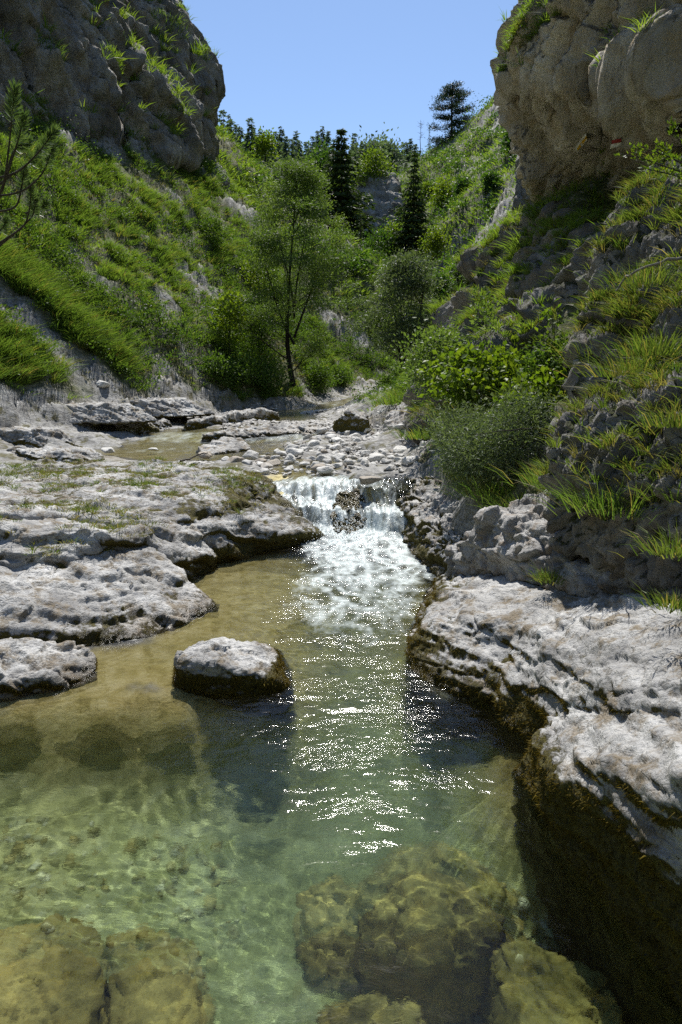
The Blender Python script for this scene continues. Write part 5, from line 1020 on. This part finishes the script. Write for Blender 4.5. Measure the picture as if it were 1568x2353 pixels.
# ------------------------------------------------------------------ branches reaching into the picture
def spray_branch(name, label, cat, polys, needles, r0, mat, leafname):
    root_p = polys[0][0]; r = thing(name, label, cat, root_p)
    L = [(np.array(c) - root_p, np.linspace(r0, r0 * .35, len(c))) for c in polys]
    sm = []
    for c, rad in L:
        t = np.linspace(0, 1, len(c)); tt = np.linspace(0, 1, 18); q = np.stack([np.interp(tt, t, c[:, j]) for j in range(3)], 1)
        for _ in range(3): q[1:-1] = .5 * q[1:-1] + .25 * (q[:-2] + q[2:])
        sm.append((q, np.interp(tt, t, rad)))
    v, f = tubes(sm, 6); link('stem', mesh_np('stem', v, [f]), BARK, r)
    P, D, S = [], [], []
    for q, _ in sm: needles(q, P, D, S)
    return r, np.vstack(P), np.vstack(D), np.concatenate(S)
def pine_tip(q, P, D, S):
    d = unit((q[-1] - q[-4])[None]); n = 230; t = RNG.uniform(0, 1, n) ** .8; L = .15
    b = q[-1] - d * (1 - t[:, None]) * L; a, c = perp(d); th = RNG.uniform(0, 6.28, (n, 1)); rad = a * np.cos(th) + c * np.sin(th)
    P.append(b); D.append(unit(rad * (.9 - .3 * t[:, None]) + d * (.45 + .6 * t[:, None]))); S.append(RNG.uniform(.04, .065, n))
yb = 3.7
pl = [[(-60, 560), (10, 430), (22, 330), (34, 205)], [(-60, 560), (5, 440), (40, 330), (56, 268)], [(5, 440), (30, 345), (62, 325)], [(-60, 420), (40, 400), (90, 350), (126, 300)], [(-60, 470), (30, 400), (60, 380), (100, 340)], [(-60, 455), (50, 445), (100, 400), (125, 330)],
      [(-30, 490), (40, 480), (52, 420), (56, 385)], [(-20, 570), (60, 520), (70, 470), (72, 420)], [(-20, 580), (30, 540), (75, 500), (80, 480), (82, 455)], [(60, 490), (95, 480), (105, 465)], [(-60, 560), (-10, 540), (10, 520), (14, 505)], [(-60, 500), (-20, 450), (2, 420), (8, 395)]]
polys = [[at(u, v, yb + .12 * i - .05 * j) for j, (u, v) in enumerate(c)] for i, c in enumerate(pl)]
r, P, D, S = spray_branch('pine_branch', 'pine branch with tufts of fresh needles reaching in at the left edge', 'branch', polys, pine_tip, .007, PINE_NEAR, 'needles')
v, f = leaves(P, D, S, .11, .2); link('needles', mesh_np('needles', v, [f], {'tint': np.repeat(RNG.uniform(0, 1, len(P)), 4)}, smooth=False), PINE_NEAR, r)
def leafy(q, P, D, S):
    n = 70; i = RNG.uniform(3, len(q) - 1.01, n); i0 = i.astype(int); w = (i - i0)[:, None]
    P.append(q[i0] * (1 - w) + q[i0 + 1] * w + RNG.normal(0, .02, (n, 3))); d = unit(q[-1:] - q[-5:-4]); D.append(unit(d * .7 + RNG.normal(0, .7, (n, 3)) + (0, 0, .25))); S.append(RNG.uniform(.025, .055, n))
pl = [[(1640, 420), (1550, 390), (1480, 365), (1420, 352)], [(1640, 420), (1560, 370), (1500, 345), (1450, 340)], [(1650, 400), (1590, 350), (1550, 310), (1545, 275)], [(1600, 390), (1540, 355), (1515, 330)], [(1640, 430), (1540, 400), (1475, 385)], [(1650, 380), (1600, 320), (1575, 290)]]
polys = [[at(u, v, 6.2 + .1 * i) for u, v in c] for i, c in enumerate(pl)]
r, P, D, S = spray_branch('leafy_branch', 'sunlit leafy branch reaching in at the right edge before the overhang', 'branch', polys, leafy, .008, MAPLE, 'leaves')
v, f = leaves(P, D, S, .5, .2); link('leaves', mesh_np('leaves', v, [f], {'tint': np.repeat(RNG.uniform(0, 1, len(P)), 4)}, smooth=False), MAPLE, r)
def stick(label, pts, r0, mat):
    p0 = np.array(pts[0]); q = np.array(pts) - p0; t = np.linspace(0, 1, len(q)); tt = np.linspace(0, 1, 14); c = np.stack([np.interp(tt, t, q[:, j]) for j in range(3)], 1)
    c[1:-1] = .5 * c[1:-1] + .25 * (c[:-2] + c[2:]); c += RNG.normal(0, r0 * .5, c.shape)
    v, f = tubes([(c, np.linspace(r0, r0 * .4, 14))], 6); tag(link('dead_branch', mesh_np('dead_branch', v, [f]), mat, None, p0), label, 'branch')
stick('bleached dead branch lying against the dark craggy wall', Y((1568, 590, 6.3), (1530, 600, 6.3), (1480, 615, 6.4), (1450, 628, 6.5), (1428, 650, 6.6), (1415, 668, 6.6)), .016, BARK_PALE)
stick('thin dead branch lying in the silvery willow shoots', Y((1215, 985, 7.4), (1150, 990, 7.5), (1090, 1000, 7.6)), .008, BARK)
stick('driftwood stick stranded at the left end of the gravel bar', [atz(415, 1062, .86), atz(450, 1048, .9), atz(478, 1040, .95)], .02, BARK)

# ------------------------------------------------------------------ painted trail marks on the overhang wall
def paint(name, label, corners, col, lift=.02, sub=10):
    lab = 'overhanging tan limestone cliff with hollowed underside and trail marks, on the right'
    P = []; s = np.linspace(0, 1, sub); cs = np.array(corners, float); o = None
    for a in s:
        for b in s:
            u, v = (cs[0] * (1 - a) + cs[1] * a) * (1 - b) + (cs[3] * (1 - a) + cs[2] * a) * b
            p, n, o = nearest_on(lab, u, v); d = ray(u, v); d /= np.linalg.norm(d); t = (p - (0, 0, CAM_Z)) @ d - lift; P.append(np.array([0, 0, CAM_Z]) + d * t)
    P = np.array(P); i = (np.arange(sub - 1)[:, None] * sub + np.arange(sub - 1)[None, :]).ravel()
    m = new_mat(name + '_paint'); t = NT(m); g = t.noise(t.pos(), 18, 5, .7); t.out(t.pbr(t.mix(t.rng(g, .55, .75, 0, .6), col, (.28, .25, .2)), .7))
    me = mesh_np(name, P - np.array(o.location), [np.c_[i, i + 1, i + sub + 1, i + sub]]); c = link(name, me, m, o); c['label'] = label
paint('trail_mark', 'white band of the yellow trail mark', [(1322, 338), (1346, 306), (1350, 322), (1326, 352)], (.66, .65, .6), .022)
paint('trail_mark', 'yellow stripe of the trail mark', [(1326, 341), (1347, 312), (1349, 319), (1328, 347)], (.62, .36, .015), .03)
paint('trail_mark', 'red band of the trail mark', [(1406, 322), (1428, 318), (1428, 326), (1406, 331)], (.28, .03, .03), .022)
paint('trail_mark', 'white band under the red trail mark', [(1404, 332), (1428, 327), (1426, 336), (1402, 342)], (.62, .6, .56), .022)
